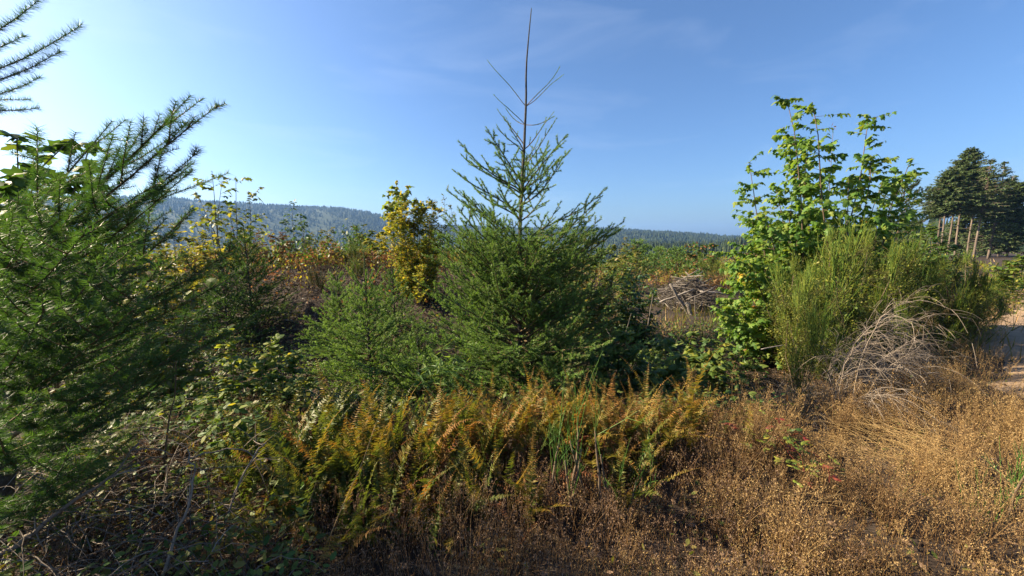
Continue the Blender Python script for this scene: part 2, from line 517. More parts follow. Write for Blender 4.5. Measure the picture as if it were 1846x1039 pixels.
def far_woods():
    rng = np.random.default_rng(5)
    n = 15000
    az = rng.uniform(R(-62), R(40), n)
    r = np.sqrt(rng.uniform(700 ** 2, 1980 ** 2, n))
    x, y = r * np.sin(az), r * np.cos(az)
    gap = vnoise(x, y, 60, 3) + .5 * vnoise(x, y, 23, 4)
    k = gap < .75
    x, y, r = x[k], y[k], r[k]
    h = rng.uniform(8, 16, len(x)) * (1 + .35 * vnoise(x, y, 120, 5))
    mb = MB()
    cones(mb, x, y, H(x, y) - 1, h, h * rng.uniform(.28, .46, len(x)), rng)
    tag(mb.build('distant_forest', M['far_fir']), 'blue hazy conifer forest covering the far ridge', 'forest', kind='stuff')
    # the nearer wood in the valley and to the right
    n = 2400
    az = rng.uniform(R(4), R(60), n)
    r = np.sqrt(rng.uniform(190 ** 2, 640 ** 2, n))
    keep = (r > 300) | ((az > R(30)) & (r > 230))
    az, r = az[keep], r[keep]
    x, y = r * np.sin(az), r * np.cos(az)
    h = rng.uniform(11, 19, len(x))
    mb = MB()
    cones(mb, x, y, H(x, y) - .5, h, h * rng.uniform(.14, .22, len(x)), rng, 6, 6)
    tag(mb.build('valley_forest', M['far_fir']), 'dark green wood in the valley behind the clearing', 'forest', kind='stuff')
far_woods()

# ------------------------------------------------------------------ firs
def branch_geo(rng, org, phi, L, e0, de, sp2, rat2, lvl3, dens, nl, nw, r0, tip_bare=0.0, droop2=0.0, K=11, ang2=48, ang=(38, 62), wv=.12, vn=.30):
    """one fir limb: wood (tubes) and needles, spray of side twigs in its plane"""
    wood, nd = MB(), MB()
    s = np.linspace(0, 1, K)
    el = e0 + de * s ** 1.6 + wv * np.sin(s * rng.uniform(3, 7) + rng.random() * 6) + rng.normal(0, .03, K)
    ph = phi + .4 * wv * rng.normal() + 1.8 * wv * rng.normal() * s
    dirs = np.stack([np.cos(el) * np.cos(ph), np.cos(el) * np.sin(ph), np.sin(el)], -1)
    P = org + np.concatenate([[np.zeros(3)], np.cumsum((dirs[1:] + dirs[:-1]) / 2 * (L / (K - 1)), 0)])
    tubes(wood, P, r0 * (1 - .85 * s), 5, 0, 0)
    A, B, NL = [P[2:-1]], [P[3:]], []
    segs_s = s[2:-1]
    NL.append(np.full(len(A[0]), nl))
    TS = [segs_s * .9]
    pos = .13 * L + rng.random() * sp2
    side = 1
    T3a, T3b = [], []
    tw2 = []
    while pos < L * (1 - tip_bare):
        u = pos / L
        k = min(int(u * (K - 1)), K - 2)
        f = u * (K - 1) - k
        p = P[k] * (1 - f) + P[k + 1] * f
        T = nrm(P[k + 1] - P[k])
        U, V = frame(T)
        l2 = (rat2 * (L - pos) * .9 + .05) * rng.uniform(.45, 1.3)
        l2 = min(l2, rat2 * L * .8)
        a = math.radians(ang2) + rng.normal(0, .2)
        d = T * math.cos(a) + U * side * math.sin(a) + V * (rng.normal(.12, vn) * min(1, vn * 5) - droop2)
        d = d / np.linalg.norm(d)
        q = np.linspace(0, 1, 5)[:, None]
        bend = np.array([0, 0, 1.0]) * (.12 - droop2 * .5) + T * .18
        Q = p + d * l2 * q + bend * l2 * q ** 2
        tw2.append(Q)
        A.append(Q[:-1]); B.append(Q[1:]); NL.append(np.full(4, nl)); TS.append(np.array([.15, .4, .7, 1.0]))
        if lvl3 and l2 > .10:
            s3 = .045 + rng.random() * .03
            sd = 1
            while s3 < l2 * .9:
                g = s3 / l2
                p3 = p + d * l2 * g + bend * l2 * g * g
                d3 = d * .66 + np.cross(V, d) * sd * .72 + V * rng.normal(.05, .2)
                d3 = d3 / np.linalg.norm(d3)
                l3 = (.5 * (l2 - s3) + .03) * rng.uniform(.6, 1.1)
                T3a.append(p3); T3b.append(p3 + d3 * l3)
                s3 += lvl3 * rng.uniform(.7, 1.4)
                sd = -sd
        pos += sp2 * rng.uniform(.5, 1.5)
        side = -side
        if rng.random() < .12:
            side = -side
    if tw2:
        tubes(wood, np.array(tw2)[:, [0, 2, 4]], np.linspace(r0 * .42, r0 * .12, 3)[None], 3)
    if T3a:
        a3, b3 = np.array(T3a), np.array(T3b)
        tubes(wood, np.stack([a3, b3], 1), np.array([[r0 * .2, r0 * .1]]), 3)
        m3 = (a3 + b3) / 2
        A += [a3, m3]; B += [m3, b3]; NL += [np.full(len(a3), nl * .92)] * 2; TS += [np.full(len(a3), .5), np.full(len(a3), .95)]
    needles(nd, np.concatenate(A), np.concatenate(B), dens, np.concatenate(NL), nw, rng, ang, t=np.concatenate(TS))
    return wood, nd

LIMBS = {}
STYLE = {'full': dict(buckets=(.22, .38, .6, .85, 1.15, 1.5), var=5, sp=.075, rat=.44, l3=.085, dens=650, nl=.024, nw=.0056),
         'bank': dict(buckets=(.3, .6, .9, 1.2), var=4, sp=.09, rat=.46, l3=.10, dens=380, nl=.026, nw=.008),
         'far': dict(buckets=(.4, .8, 1.3, 1.9), var=3, sp=.13, rat=.45, l3=.22, dens=120, nl=.065, nw=.022)}
def limb(style, L, rng):
    """a shared limb of about length L, lying along +x"""
    st = STYLE[style]
    b = min(st['buckets'], key=lambda q: abs(math.log(q / L)))
    key = (style, b, int(rng.integers(st['var'])))
    if key not in LIMBS:
        w, nd = branch_geo(rng, np.zeros(3), 0, b, 0, .28, st['sp'], st['rat'], st['l3'], st['dens'], st['nl'], st['nw'], .005 + .006 * b)
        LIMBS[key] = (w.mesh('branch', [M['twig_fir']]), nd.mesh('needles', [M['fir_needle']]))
    return LIMBS[key], L / b

def fir(name, label, base, trunk, tr, limbs, seed, nmat, group=None, bark=None, leader=None):
    """trunk: list of local points; limbs: list of dicts"""
    rng = np.random.default_rng(seed)
    t = thing(name, label, 'tree', base, group)
    mb = MB()
    trunk = np.array(trunk, float)
    zz = np.linspace(0, 1, 28)
    cum = np.concatenate([[0], np.cumsum(np.linalg.norm(np.diff(trunk, axis=0), axis=1))])
    cum /= cum[-1]
    TP = np.stack([np.interp(zz, cum, trunk[:, k]) for k in range(3)], -1)
    TP[1:-1, :2] += rng.normal(0, tr * .12, (26, 2))
    tubes(mb, TP, tr * (1 - zz) ** .85 + .004, 7)
    mb.build('trunk', bark or M['bark_fir'], t)
    if leader:
        ln = MB()
        a = TP[TP[:, 2] > leader[0]]
        needles(ln, a[:-1], a[1:], leader[1], leader[2], .0042, rng, (25, 55))
        if ln.n:
            ln.build('leader_needles', nmat, t)
    for b in limbs:
        z = b['z']
        i = np.interp(z, TP[:, 2], np.arange(28))
        k = int(min(i, 26))
        org = TP[k] + (TP[k + 1] - TP[k]) * (i - k)
        if 'lib' in b:
            (mw, mn), sc = limb(b['lib'], b['L'], rng)
            o = link('branch', mw, t, org)
            o.rotation_euler = (rng.normal(0, .25), -b['e'], b['phi'])
            o.scale = (sc, sc, sc)
            c = link('needles', mn, o)
            c.material_slots[0].link = 'OBJECT'
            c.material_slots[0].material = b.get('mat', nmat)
            continue
        w, nd = branch_geo(rng, org, b['phi'], b['L'], b['e'], b.get('de', .25), b.get('sp', .05), b.get('rat', .45), b.get('l3', .06),
                           b.get('dens', 500), b.get('nl', .022), b.get('nw', .0026), b.get('r', .005 + .006 * b['L']), b.get('bare', 0), b.get('dr', 0), 11, b.get('ang', 48), b.get('na', (36, 62)), b.get('wv', .12), b.get('vn', .30))
        o = w.build('branch', M['twig_fir'], t)
        if nd.n:
            nd.build('needles', b.get('mat', nmat), o)
    return t

def auto_limbs(rng, z0, z1, top, prof, step, per, sp=.05, dens=450, nl=.022, nw=.0028, l3=.06, elev=None, rat=.45, de=.25, lib=None):
    """whorls between z0 and z1; prof(z) = limb length"""
    out = []
    z = z0
    ph = rng.random() * 6
    while z < z1:
        for j in range(per):
            ph += 2 * math.pi / per + rng.normal(0, .25)
            zz = z + rng.uniform(-.3, .3) * step
            L = prof(zz) * rng.uniform(.75, 1.12)
            u = (zz - z0) / (z1 - z0)
            e = elev(u) if elev else R(5 + 42 * u)
            out.append(dict(z=zz, phi=ph, L=max(L, .08), e=e + rng.normal(0, .1), de=de + rng.normal(0, .1), sp=sp, dens=dens, nl=nl, nw=nw, l3=l3, rat=rat))
            if lib:
                out[-1]['lib'] = lib
        z += step * rng.uniform(.85, 1.15)
        ph += .6
    return out

def phi_to(dx, dy):
    return math.atan2(dy, dx)

# ---- the tall young fir in the middle
def centre_fir():
    rng = np.random.default_rng(11)
    bx, by = .10, 4.3
    bz = float(H(bx, by))
    base = np.array([bx, by, bz])
    tp = [np.array([0, 0, -.05])]
    for px, py in ((938, 470), (938, 380), (944, 290), (948, 190), (948, 130), (953, 70), (958, 16)):
        tp.append(W(px, py, by) - base)
    limbs = []
    def aimed(px, py, rpx, rpy, dy, **k):
        """a limb from the stem at (rpx,rpy) whose tip is near (px,py), dy metres toward or away"""
        a = W(rpx, rpy, by)
        b = W(px, py, by + dy)
        v = b - a
        L = np.linalg.norm(v)
        d = dict(z=a[2] - bz, phi=phi_to(v[0], v[1]), L=L, e=math.asin(v[2] / L) - .10, de=.22)
        d.update(k)
        limbs.append(d)
    bare = dict(sp=.5, rat=.08, l3=0, dens=1100, nl=.013, nw=.003, r=.0045, bare=.9)
    for px, py, dy in ((880, 112, .1), (893, 168, -.1), (1020, 128, .1), (1010, 118, -.25), (905, 196, .3), (1014, 212, -.3)):
        aimed(px, py, 948, 192 if py < 150 else 225, dy, **bare)
    bare2 = dict(sp=.09, rat=.20, l3=0, dens=800, nl=.016, nw=.0034, r=.007, bare=.25)
    for px, py, ry, dy in ((895, 195, 262, .1), (890, 225, 275, -.3), (998, 200, 270, .1), (1012, 215, 300, -.2), (925, 205, 275, -.4), (965, 240, 300, .4)):
        aimed(px, py, 945, ry, dy, **bare2)
    mid = dict(sp=.07, rat=.32, l3=.09, dens=900, nl=.024, nw=.0050, bare=.08)
    for px, py, ry, dy in ((826, 246, 345, -.05), (832, 272, 350, .3), (870, 232, 330, -.4), (1028, 262, 350, .1), (1030, 285, 372, -.3), (1000, 250, 335, .4),
                           (880, 300, 360, .5), (820, 300, 385, .15), (1025, 245, 345, -.35), (905, 260, 345, -.5), (985, 300, 372, -.5), (905, 330, 400, -.6), (990, 330, 400, .6), (860, 330, 395, .5), (935, 270, 360, .6), (955, 280, 365, -.6)):
        aimed(px, py, 941, ry, dy, **mid)
    full = dict(sp=.075, rat=.42, l3=.09, dens=620, nl=.024, nw=.0056)
    for px, py, ry, dy in ((808, 328, 430, .1), (822, 345, 440, -.4), (1096, 336, 440, -.1), (1080, 365, 450, .3), (1072, 400, 470, -.5), (1126, 404, 500, -.15),
                           (790, 392, 500, .2), (772, 430, 520, -.3), (860, 385, 450, -.7), (1010, 385, 455, -.7), (1095, 440, 520, .5), (1110, 455, 540, -.6), (760, 465, 545, .3),
                           (820, 420, 500, .7), (1000, 395, 455, .6), (905, 400, 470, -.9), (960, 420, 480, -.9), (880, 430, 480, .8)):
        aimed(px, py, 939, ry, dy, **full)
    L0 = auto_limbs(rng, .10, 1.75, 0, lambda z: 1.84 - .42 * z + .12 * math.sin(z * 9), .10, 8, .085, 560, .024, .006, .095, lambda u: R(4 + 34 * u), .42, lib='full')
    limbs += L0
    t = fir('douglas_fir', 'tall young fir with a long bare leader, standing in the middle of the clearing', base, tp, .031, limbs, 12, M['fir_needle'], None, M['bark_fir'], leader=(2.35, 1500, .012))
    # a split pale stub on a limb
    return t
centre_fir()

# ---- the small firs left of it
def sapling(label, px_tip, py_tip, y, Lmax, seed, mat='fir_needle_young', dens=560, lead=.5, step=.12, per=7, group='small firs beside the tall fir', nw=.006, lib='full'):
    rng = np.random.default_rng(seed)
    tip = W(px_tip, py_tip, y)
    bz = float(H(tip[0], y))
    base = np.array([tip[0], y, bz])
    h = tip[2] - bz
    tp = [(0, 0, -.05), (.01, 0, h * .5), (0, 0, h)]
    nwl = nw * 1.3
    zt = h - lead
    prof = lambda z: Lmax * (1 - max(z - .08 * h, 0) / (h - lead * .3 - .08 * h + 1e-3)) ** .95 + .06
    limbs = auto_limbs(rng, .08, zt, h, prof, step, per, .07, dens, .026, nw, .08, lambda u: R(8 + 38 * u), .42, lib=lib)
    for j in range(5):
        ph = j * 1.26 + rng.random()
        limbs.append(dict(z=zt, phi=ph, L=lead * rng.uniform(.6, .8), e=R(48), de=.2, sp=.2, rat=.15, l3=0, dens=dens * 1.8, nl=.022, nw=nwl, bare=.6, r=.005))
    return fir('fir_sapling', label, base, tp, .022, limbs, seed + 1, M[mat], group, leader=(zt * .9, dens * 2.2, .022))
sapling('small bright green fir with a long thin leader, in front of two others', 655, 452, 4.7, .74, 21, lead=.5)
sapling('bushy small fir behind and to the left of the long-leader sapling', 606, 478, 5.9, .72, 31, lead=.25)
sapling('shaded small fir behind and to the right of the long-leader sapling', 706, 470, 6.4, .70, 41, 'fir_needle', lead=.3)
sapling('low fir tucked against the lower left of the tall middle fir', 752, 590, 4.3, .55, 51, lead=.25)
sapling('dark fir on the shaded bank below a leafy young tree', 438, 402, 7.6, 1.1, 61, 'fir_needle_dark', 330, .4, .15, group='firs on the bank', nw=.008, lib='bank')
sapling('rounded dark fir at the foot of the bank behind low fir boughs', 395, 455, 6.6, .9, 66, 'fir_needle_dark', 330, .3, .15, group='firs on the bank', nw=.008, lib='bank')

# ---- the near fir on the left, most of it outside the frame
def near_fir():
    rng = np.random.default_rng(71)
    bx, by = -2.62, 1.74
    bz = float(H(bx, by))
    base = np.array([bx, by, bz])
    limbs = []
    def aimed(px, py, ty, z, **k):
        b = W(px, py, ty)
        a = np.array([bx, by, z])
        v = b - a
        L = np.linalg.norm(v)
        d = dict(z=z - bz, phi=phi_to(v[0], v[1]), L=L, e=math.asin(v[2] / L) - .385 * k.get('de', .28), de=.28, wv=.05, sp=.065, rat=.46, l3=.07, dens=1000, nl=.030, nw=.0022, ang=40, r=.008)
        d.update(k)
        limbs.append(d)
    # upper shoots against the sky
    up = dict(wv=.02, vn=.06, na=(50, 74), sp=.5, rat=.2, l3=0, dens=1700, nl=.032, nw=.0017, r=.0045, ang=35, bare=.3)
    for px, py, ty, rise in ((142, 44, 1.62, .20), (100, 2, 1.60, .16), (113, 96, 1.66, .14), (84, 142, 1.75, .12), (70, 198, 1.85, .02), (52, 178, 1.9, .04), (40, 62, 1.7, .12)):
        aimed(px, py, ty, W(px, py, ty)[2] - rise, **up)
    # the long bough rising to the right, and its neighbours
    big = dict(wv=.015, vn=.06, na=(50, 72), sp=.13, rat=.46, de=.15, l3=.17, dens=1250, nl=.032, nw=.0019, ang=26, r=.008)
    for px, py, ty, z in ((376, 180, 1.45, 1.38), (347, 176, 1.60, 1.36), (205, 222, 1.75, 1.42), (348, 268, 1.55, 1.26), (335, 300, 1.70, 1.20), (300, 225, 1.9, 1.35)):
        aimed(px, py, ty, z, **big)
    low = dict(vn=.14, na=(46, 70), sp=.11, rat=.44, l3=.14, dens=800, nl=.031, nw=.0024, ang=36, r=.008)
    for px, py, ty, z in ((342, 368, 1.45, 1.12), (300, 345, 1.9, 1.2), (160, 330, 1.3, 1.35), (80, 300, 1.9, 1.5), (445, 452, 1.55, .92), (430, 500, 1.75, .85), (412, 572, 1.50, .75),
                          (390, 540, 1.95, .8), (360, 470, 1.35, .95), (330, 600, 1.4, .6), (260, 540, 1.2, .8), (200, 470, 1.15, 1.0), (120, 420, 1.1, 1.2), (300, 660, 1.5, .45),
                          (220, 700, 1.25, .4), (150, 640, 1.1, .65), (70, 560, 1.05, .9), (60, 700, 1.05, .5), (120, 800, 1.15, .2), (200, 790, 1.35, .2), (50, 850, 1.2, .1),
                          (240, 620, 1.9, .55), (180, 400, 2.1, 1.1), (250, 410, 1.6, 1.1), (100, 500, 1.5, 1.0), (150, 560, 1.6, .8), (60, 420, 1.5, 1.3), (80, 640, 1.5, .7), (130, 720, 1.5, .4)):
        aimed(px, py, ty, z, **low)
    # the rest of the whorls, round the back and out of frame: they shade the ground
    limbs += [b for b in auto_limbs(rng, .12, 1.3, 0, lambda z: .95 - .28 * z, .34, 4, .16, 180, .032, .007, 0, lambda u: R(8 + 30 * u), .4) if math.cos(b['phi']) < .25 or b['z'] < .5]
    tp = [(0, 0, -.05), (.02, .01, 1.1), (0, 0, 2.0), (0, 0, 2.8)]
    fir('near_fir', 'large dark fir at the left edge with boughs reaching into the picture', base, tp, .05, limbs, 72, M['fir_needle_dark'], leader=(2.3, 600, .02))
near_fir()

# ---- conifers in the middle distance
def mid_fir(label, px, py, y, wid, seed, group, mat='fir_needle', h=None):
    """a whole small fir seen from further off: trunk, limbs as sprays"""
    rng = np.random.default_rng(seed)
    tip = W(px, py, y)
    bz = float(H(tip[0], y))
    base = np.array([tip[0], y, bz])
    h = tip[2] - bz
    limbs = auto_limbs(rng, .1 * h, .93 * h, h, lambda z: wid * (1 - (z / h)) ** .8 + .05 * h, max(h * .06, .15), 6, max(.11, h * .03), 130, .05, .012 + .0004 * y, 0, lambda u: R(2 + 40 * u), .45, lib='far')
    return fir('young_fir', label, base, [(0, 0, -.1), (0, 0, h * .5), (0, 0, h)], .02 + .012 * h, limbs, seed, M[mat], group, leader=(h * .85, 90, .05))
gm = 'young firs beyond the brush pile'
mid_fir('young fir beyond the tall fir, leftmost of three behind the brush pile', 1150, 432, 19, 1.5, 81, gm)
mid_fir('broad young fir behind the brush pile, second of three', 1222, 448, 22, 2.0, 82, gm)
mid_fir('paler young fir between the brush pile and the valley wood', 1188, 445, 27, 1.6, 83, gm, 'fir_needle_young')
mid_fir('dark pointed fir rising behind the right shoulder of the maple', 1634, 318, 13, 1.9, 84, None, 'old_fir')
mid_fir('tiny dark fir on the crest of the bank against the blue ridge', 642, 402, 15, .6, 85, None, 'fir_needle')

# ---- the group of tall firs with bare trunks
def tall_fir(label, px, y, top_py, bare, wid, seed, dead=False):
    rng = np.random.default_rng(seed)
    tip = W(px, top_py, y)
    bz = float(H(tip[0], y)) - .4
    h = tip[2] - bz
    base = np.array([tip[0], y, bz])
    t = thing('tall_fir', label, 'tree', base, 'tall firs with bare trunks')
    mb = MB()
    zz = np.linspace(0, 1, 12)
    P = np.stack([.15 * np.sin(zz * 4 + seed), .1 * np.cos(zz * 3 + seed), zz * h], -1)
    tubes(mb, P, .13 * (1 - zz) ** .8 + .025, 7)
    mb.build('trunk', M['bark_old'], t)
    fo, wd = MB(), MB()
    n = 300 if not dead else 190
    tw, A, D, N_, Sz = [], [], [], [], []
    for k in range(n):
        u = rng.random() ** .9
        z = h * (bare + (1 - bare) * u)
        L = wid * ((1 - u) ** .75 * .95 + .07) * rng.uniform(.55, 1.2) * min(1, .45 + 2.2 * u)
        ph = rng.random() * 6.28
        e0 = R(12 - 25 * (1 - u)) + rng.normal(0, .12)
        q = np.linspace(0, 1, 5)[:, None]
        d = np.array([math.cos(ph) * math.cos(e0), math.sin(ph) * math.cos(e0), math.sin(e0)])
        Q = np.array([0, 0, z]) + d * L * q + np.array([0, 0, .10]) * L * q ** 2 - np.array([0, 0, .12]) * L * q
        tw.append(Q)
        m = int(20 * L) + 5 if not dead else int(14 * L) + 4
        s = rng.uniform(.15, 1, m)
        p = np.stack([np.interp(s, q[:, 0], Q[:, c]) for c in range(3)], -1)
        side = np.array([-d[1], d[0], 0])
        dd = d * rng.uniform(.2, .9, (m, 1)) + side * rng.choice([-1, 1], (m, 1)) * rng.uniform(.3, 1, (m, 1)) + np.array([0, 0, 1]) * rng.normal(-.15, .4, (m, 1))
        A.append(p); D.append(dd)
        N_.append(np.array([0, 0, 1]) + rng.normal(0, .5, (m, 3)))
        Sz.append(rng.uniform(.3, .75, m) * (.55 + .45 * (1 - s)) * (1 if not dead else .75))
    # dead stubs on the bare trunk
    for k in range(16):
        z = h * rng.uniform(.1, bare)
        ph = rng.random() * 6.28
        d = np.array([math.cos(ph), math.sin(ph), -.15])
        tw.append(np.array([0, 0, z]) + d * rng.uniform(.3, 1.1) * np.linspace(0, 1, 5)[:, None])
    tubes(wd, np.array(tw), np.linspace(.045, .012, 5)[None], 3)
    tag(wd.build('branches', M['bark_old'], t), kind='stuff')
    leaves(fo, SPRAY, np.concatenate(A), np.concatenate(D), np.concatenate(N_), np.concatenate(Sz))
    fo.build('crown', M['old_fir'], t)
SPRAY = (np.array([(0, 0, 0), (.4, .2, -.05), (1, 0, -.14), (.4, -.2, -.05)], float), np.array([(0, 2, 1), (0, 3, 2)]))
LANCE_W = (np.array([(0, 0, 0), (.35, .16, .0), (1, 0, -.12), (.35, -.16, .0), (.7, .10, -.16), (.7, -.10, -.16)], float), np.array([(0, 2, 1), (0, 3, 2), (0, 4, 1), (0, 3, 5)]))
tall_fir('leftmost tall fir of the stand by the track, bare trunk, full rounded crown', 1716, 60, 306, .56, 4.2, 90)
tall_fir('tallest fir of the stand by the track', 1750, 63, 268, .56, 4.6, 91)
tall_fir('fir just behind the tallest one of the stand, trunk bare to half height', 1735, 68, 292, .60, 4.2, 92)
tall_fir('thin sparse fir right of the tallest one, pale trunk showing through', 1786, 58, 288, .46, 3.6, 93, True)
tall_fir('lanky sparse fir near the right edge, top almost bare', 1812, 60, 292, .15, 3.8, 94, True)
tall_fir('full dark fir at the right edge of the stand', 1838, 64, 330, .12, 4.6, 95)
tall_fir('slim fir with a bare trunk at the left rear of the stand', 1706, 70, 330, .58, 3.6, 97)
tall_fir('slim fir with a bare trunk between the tallest and the sparse one', 1768, 66, 310, .56, 3.8, 98)
tall_fir('broad low fir behind the bare trunks of the stand', 1745, 74, 375, .13, 4.8, 99)
tall_fir('rear fir half hidden behind the right end of the stand', 1826, 70, 318, .2, 4.6, 100)
tall_fir('low dark fir filling the gap at the foot of the stand', 1800, 66, 352, .10, 4.6, 96)

# ------------------------------------------------------------------ broadleaf shrubs and trees
def curve(a, b, rng, K=8, bow=.08, up=.0):
    q = np.linspace(0, 1, K)[:, None]
    d = b - a
    L = np.linalg.norm(d)
    off = rng.normal(0, bow, 3) * L
    return a + d * q + off * (q * (1 - q)) * 2 + np.array([0, 0, up]) * L * q * (1 - q) * 2 + rng.normal(0, .006, (K, 3)) * L * np.sin(np.pi * q)

def broadleaf(name, label, cat, base, tips, tmpl, lsize, lmat, seed, group=None, f0=.3, ntw=14, twl=.35, nlv=7, bark='bark', r0=.012, individual=0,
              accents=None, bow=.08, updir=.45, hang=.35, tipcl=5, bsp=.35, tpr=.72, lvar=.3, pair=True, shrink=.0, dark_f=None, split=True, mats2=None):
    """stems from the base to given tips (local), side twigs, leaves on the twigs. individual = leaves kept as separate parts"""
    rng = np.random.default_rng(seed)
    t = thing(name, label, cat, base, group)
    O, D, N_, Sz = [], [], [], []
    for tip in tips:
        tip = np.array(tip, float)
        st = MB()
        a = np.array([rng.normal(0, .04) + tip[0] * bsp, rng.normal(0, .04) + tip[1] * bsp, -.03])
        a[2] += float(H(base[0] + a[0], base[1] + a[1])) - base[2]
        P = curve(a, tip, rng, 9, bow, .05)
        Ls = np.linalg.norm(tip - a)
        tubes(st, P, r0 * np.linspace(1, .22, 9) * (.6 + .4 * Ls / 2), 5)
        tw = []
        n = max(3, int(ntw * Ls))
        ss = f0 + (1 - f0) * np.sort(rng.random(n))
        for s in ss:
            p = np.array([np.interp(s * 8, np.arange(9), P[:, c]) for c in range(3)])
            ph = rng.random() * 6.28
            u = updir + rng.normal(0, .25)
            d = nrm(np.array([math.cos(ph), math.sin(ph), u]))
            l = twl * rng.uniform(.5, 1.2) * (1 - tpr * (s - f0) / (1 - f0))
            q = np.linspace(0, 1, 4)[:, None]
            Q = p + d * l * q + np.array([0, 0, -.12]) * l * q ** 2
            tw.append(Q)
            m = max(2, int(nlv * rng.uniform(.6, 1.3)))
            g = np.linspace(.25, 1, m) + rng.normal(0, .04, m)
            pp = p + d * l * g[:, None] + np.array([0, 0, -.12]) * l * g[:, None] ** 2
            sd = np.where(np.arange(m) % 2 == 0, 1, -1)[:, None]
            side = nrm(np.cross(d, [0, 0, 1.0]))
            dd = d * .55 + side * sd * .8 + rng.normal(0, .3, (m, 3)) - np.array([0, 0, hang])
            O.append(pp); D.append(dd)
            N_.append(np.array([0, 0, 1.0]) + d * .25 + rng.normal(0, .38, (m, 3)))
            Sz.append(lsize * (1 + rng.normal(0, lvar, m).clip(-.55, .6)) * (1 - shrink * (s - f0) / (1 - f0)))
        if tipcl:
            ph = rng.random(tipcl) * 6.28
            dd = np.stack([np.cos(ph), np.sin(ph), rng.normal(0, .4, tipcl) - hang * .6], -1)
            O.append(np.repeat(P[-1:], tipcl, 0) - np.array([0, 0, 1]) * rng.random((tipcl, 1)) * .12 * Ls * .3)
            D.append(dd)
            N_.append(np.array([0, 0, 1.0]) + rng.normal(0, .35, (tipcl, 3)))
            Sz.append(lsize * rng.uniform(.5, 1.0, tipcl))
        if tw:
            tubes(st, np.array(tw)[:, [0, 3]], np.linspace(r0 * .22, r0 * .08, 2)[None], 3)
        st.build('stem', M[bark], t)
    O, D, N_, Sz = [np.concatenate(k) for k in (O, D, N_, Sz)]
    keep = O[:, 2] > .02
    O, D, N_, Sz = O[keep], nrm(D[keep]), nrm(N_[keep]), Sz[keep]
    sel = np.zeros(len(O), bool)
    if individual:
        dist = np.linalg.norm(O + np.array(base) - np.array([0, 0, EYE]), axis=1)
        sel[np.argsort(dist - 4 * Sz)[:individual]] = True
    acc = np.zeros(len(O), int)
    if accents:
        for j, (c, rad, am) in enumerate(accents):
            near = np.linalg.norm(O - np.array(c), axis=1) < rad * rng.uniform(.4, 1.1, len(O))
            acc[near] = j + 1
    amats = [M[lmat]] + [M[a[2]] for a in (accents or [])]
    for j, am in enumerate(amats):
        k = (~sel) & (acc == j)
        if mats2 and j == 0:
            low = rng.random(len(O)) < mats2[1]
            for kk, mm in ((k & ~low, am), (k & low, M[mats2[0]])):
                if kk.any():
                    fo = MB()
                    leaves(fo, tmpl, O[kk], D[kk], N_[kk], Sz[kk])
                    tag(fo.build('foliage', mm, t), kind='stuff')
            continue
        if k.any():
            fo = MB()
            leaves(fo, tmpl, O[k], D[k], N_[k], Sz[k])
            tag(fo.build('foliage', am, t), kind='stuff')
    if individual:
        me = []
        for am in amats:
            m1 = MB()
            leaves(m1, tmpl, np.zeros((1, 3)), np.array([[1.0, 0, 0]]), np.array([[0, 0, 1.0]]), 1.0)
            me.append(m1.mesh('leaf', [am]))
        from mathutils import Matrix
        Y = nrm(np.cross(N_, D))
        Z = np.cross(D, Y)
        for i in np.nonzero(sel)[0]:
            o = link('leaf', me[acc[i]], t)
            s = Sz[i]
            o.matrix_local = Matrix(((D[i, 0] * s, Y[i, 0] * s, Z[i, 0] * s, O[i, 0]), (D[i, 1] * s, Y[i, 1] * s, Z[i, 1] * s, O[i, 1]),
                                     (D[i, 2] * s, Y[i, 2] * s, Z[i, 2] * s, O[i, 2]), (0, 0, 0, 1)))
    return t

def gbase(px, y, py=500):
    """ground point under a photo column at forward distance y"""
    x = W(px, py, y)[0]
    for _ in range(4):
        z = float(H(x, y))
        d = y * math.cos(PITCH) + (EYE - z) * math.sin(PITCH)
        x = (px - 923) / FPX * d
    return np.array([x, y, float(H(x, y))])

def tipsat(base, pix, y, rng=None, jit=0.0):
    rng = rng or np.random.default_rng(1)
    return [W(px, py, y + rng.normal(0, jit)) - base for px, py in pix]

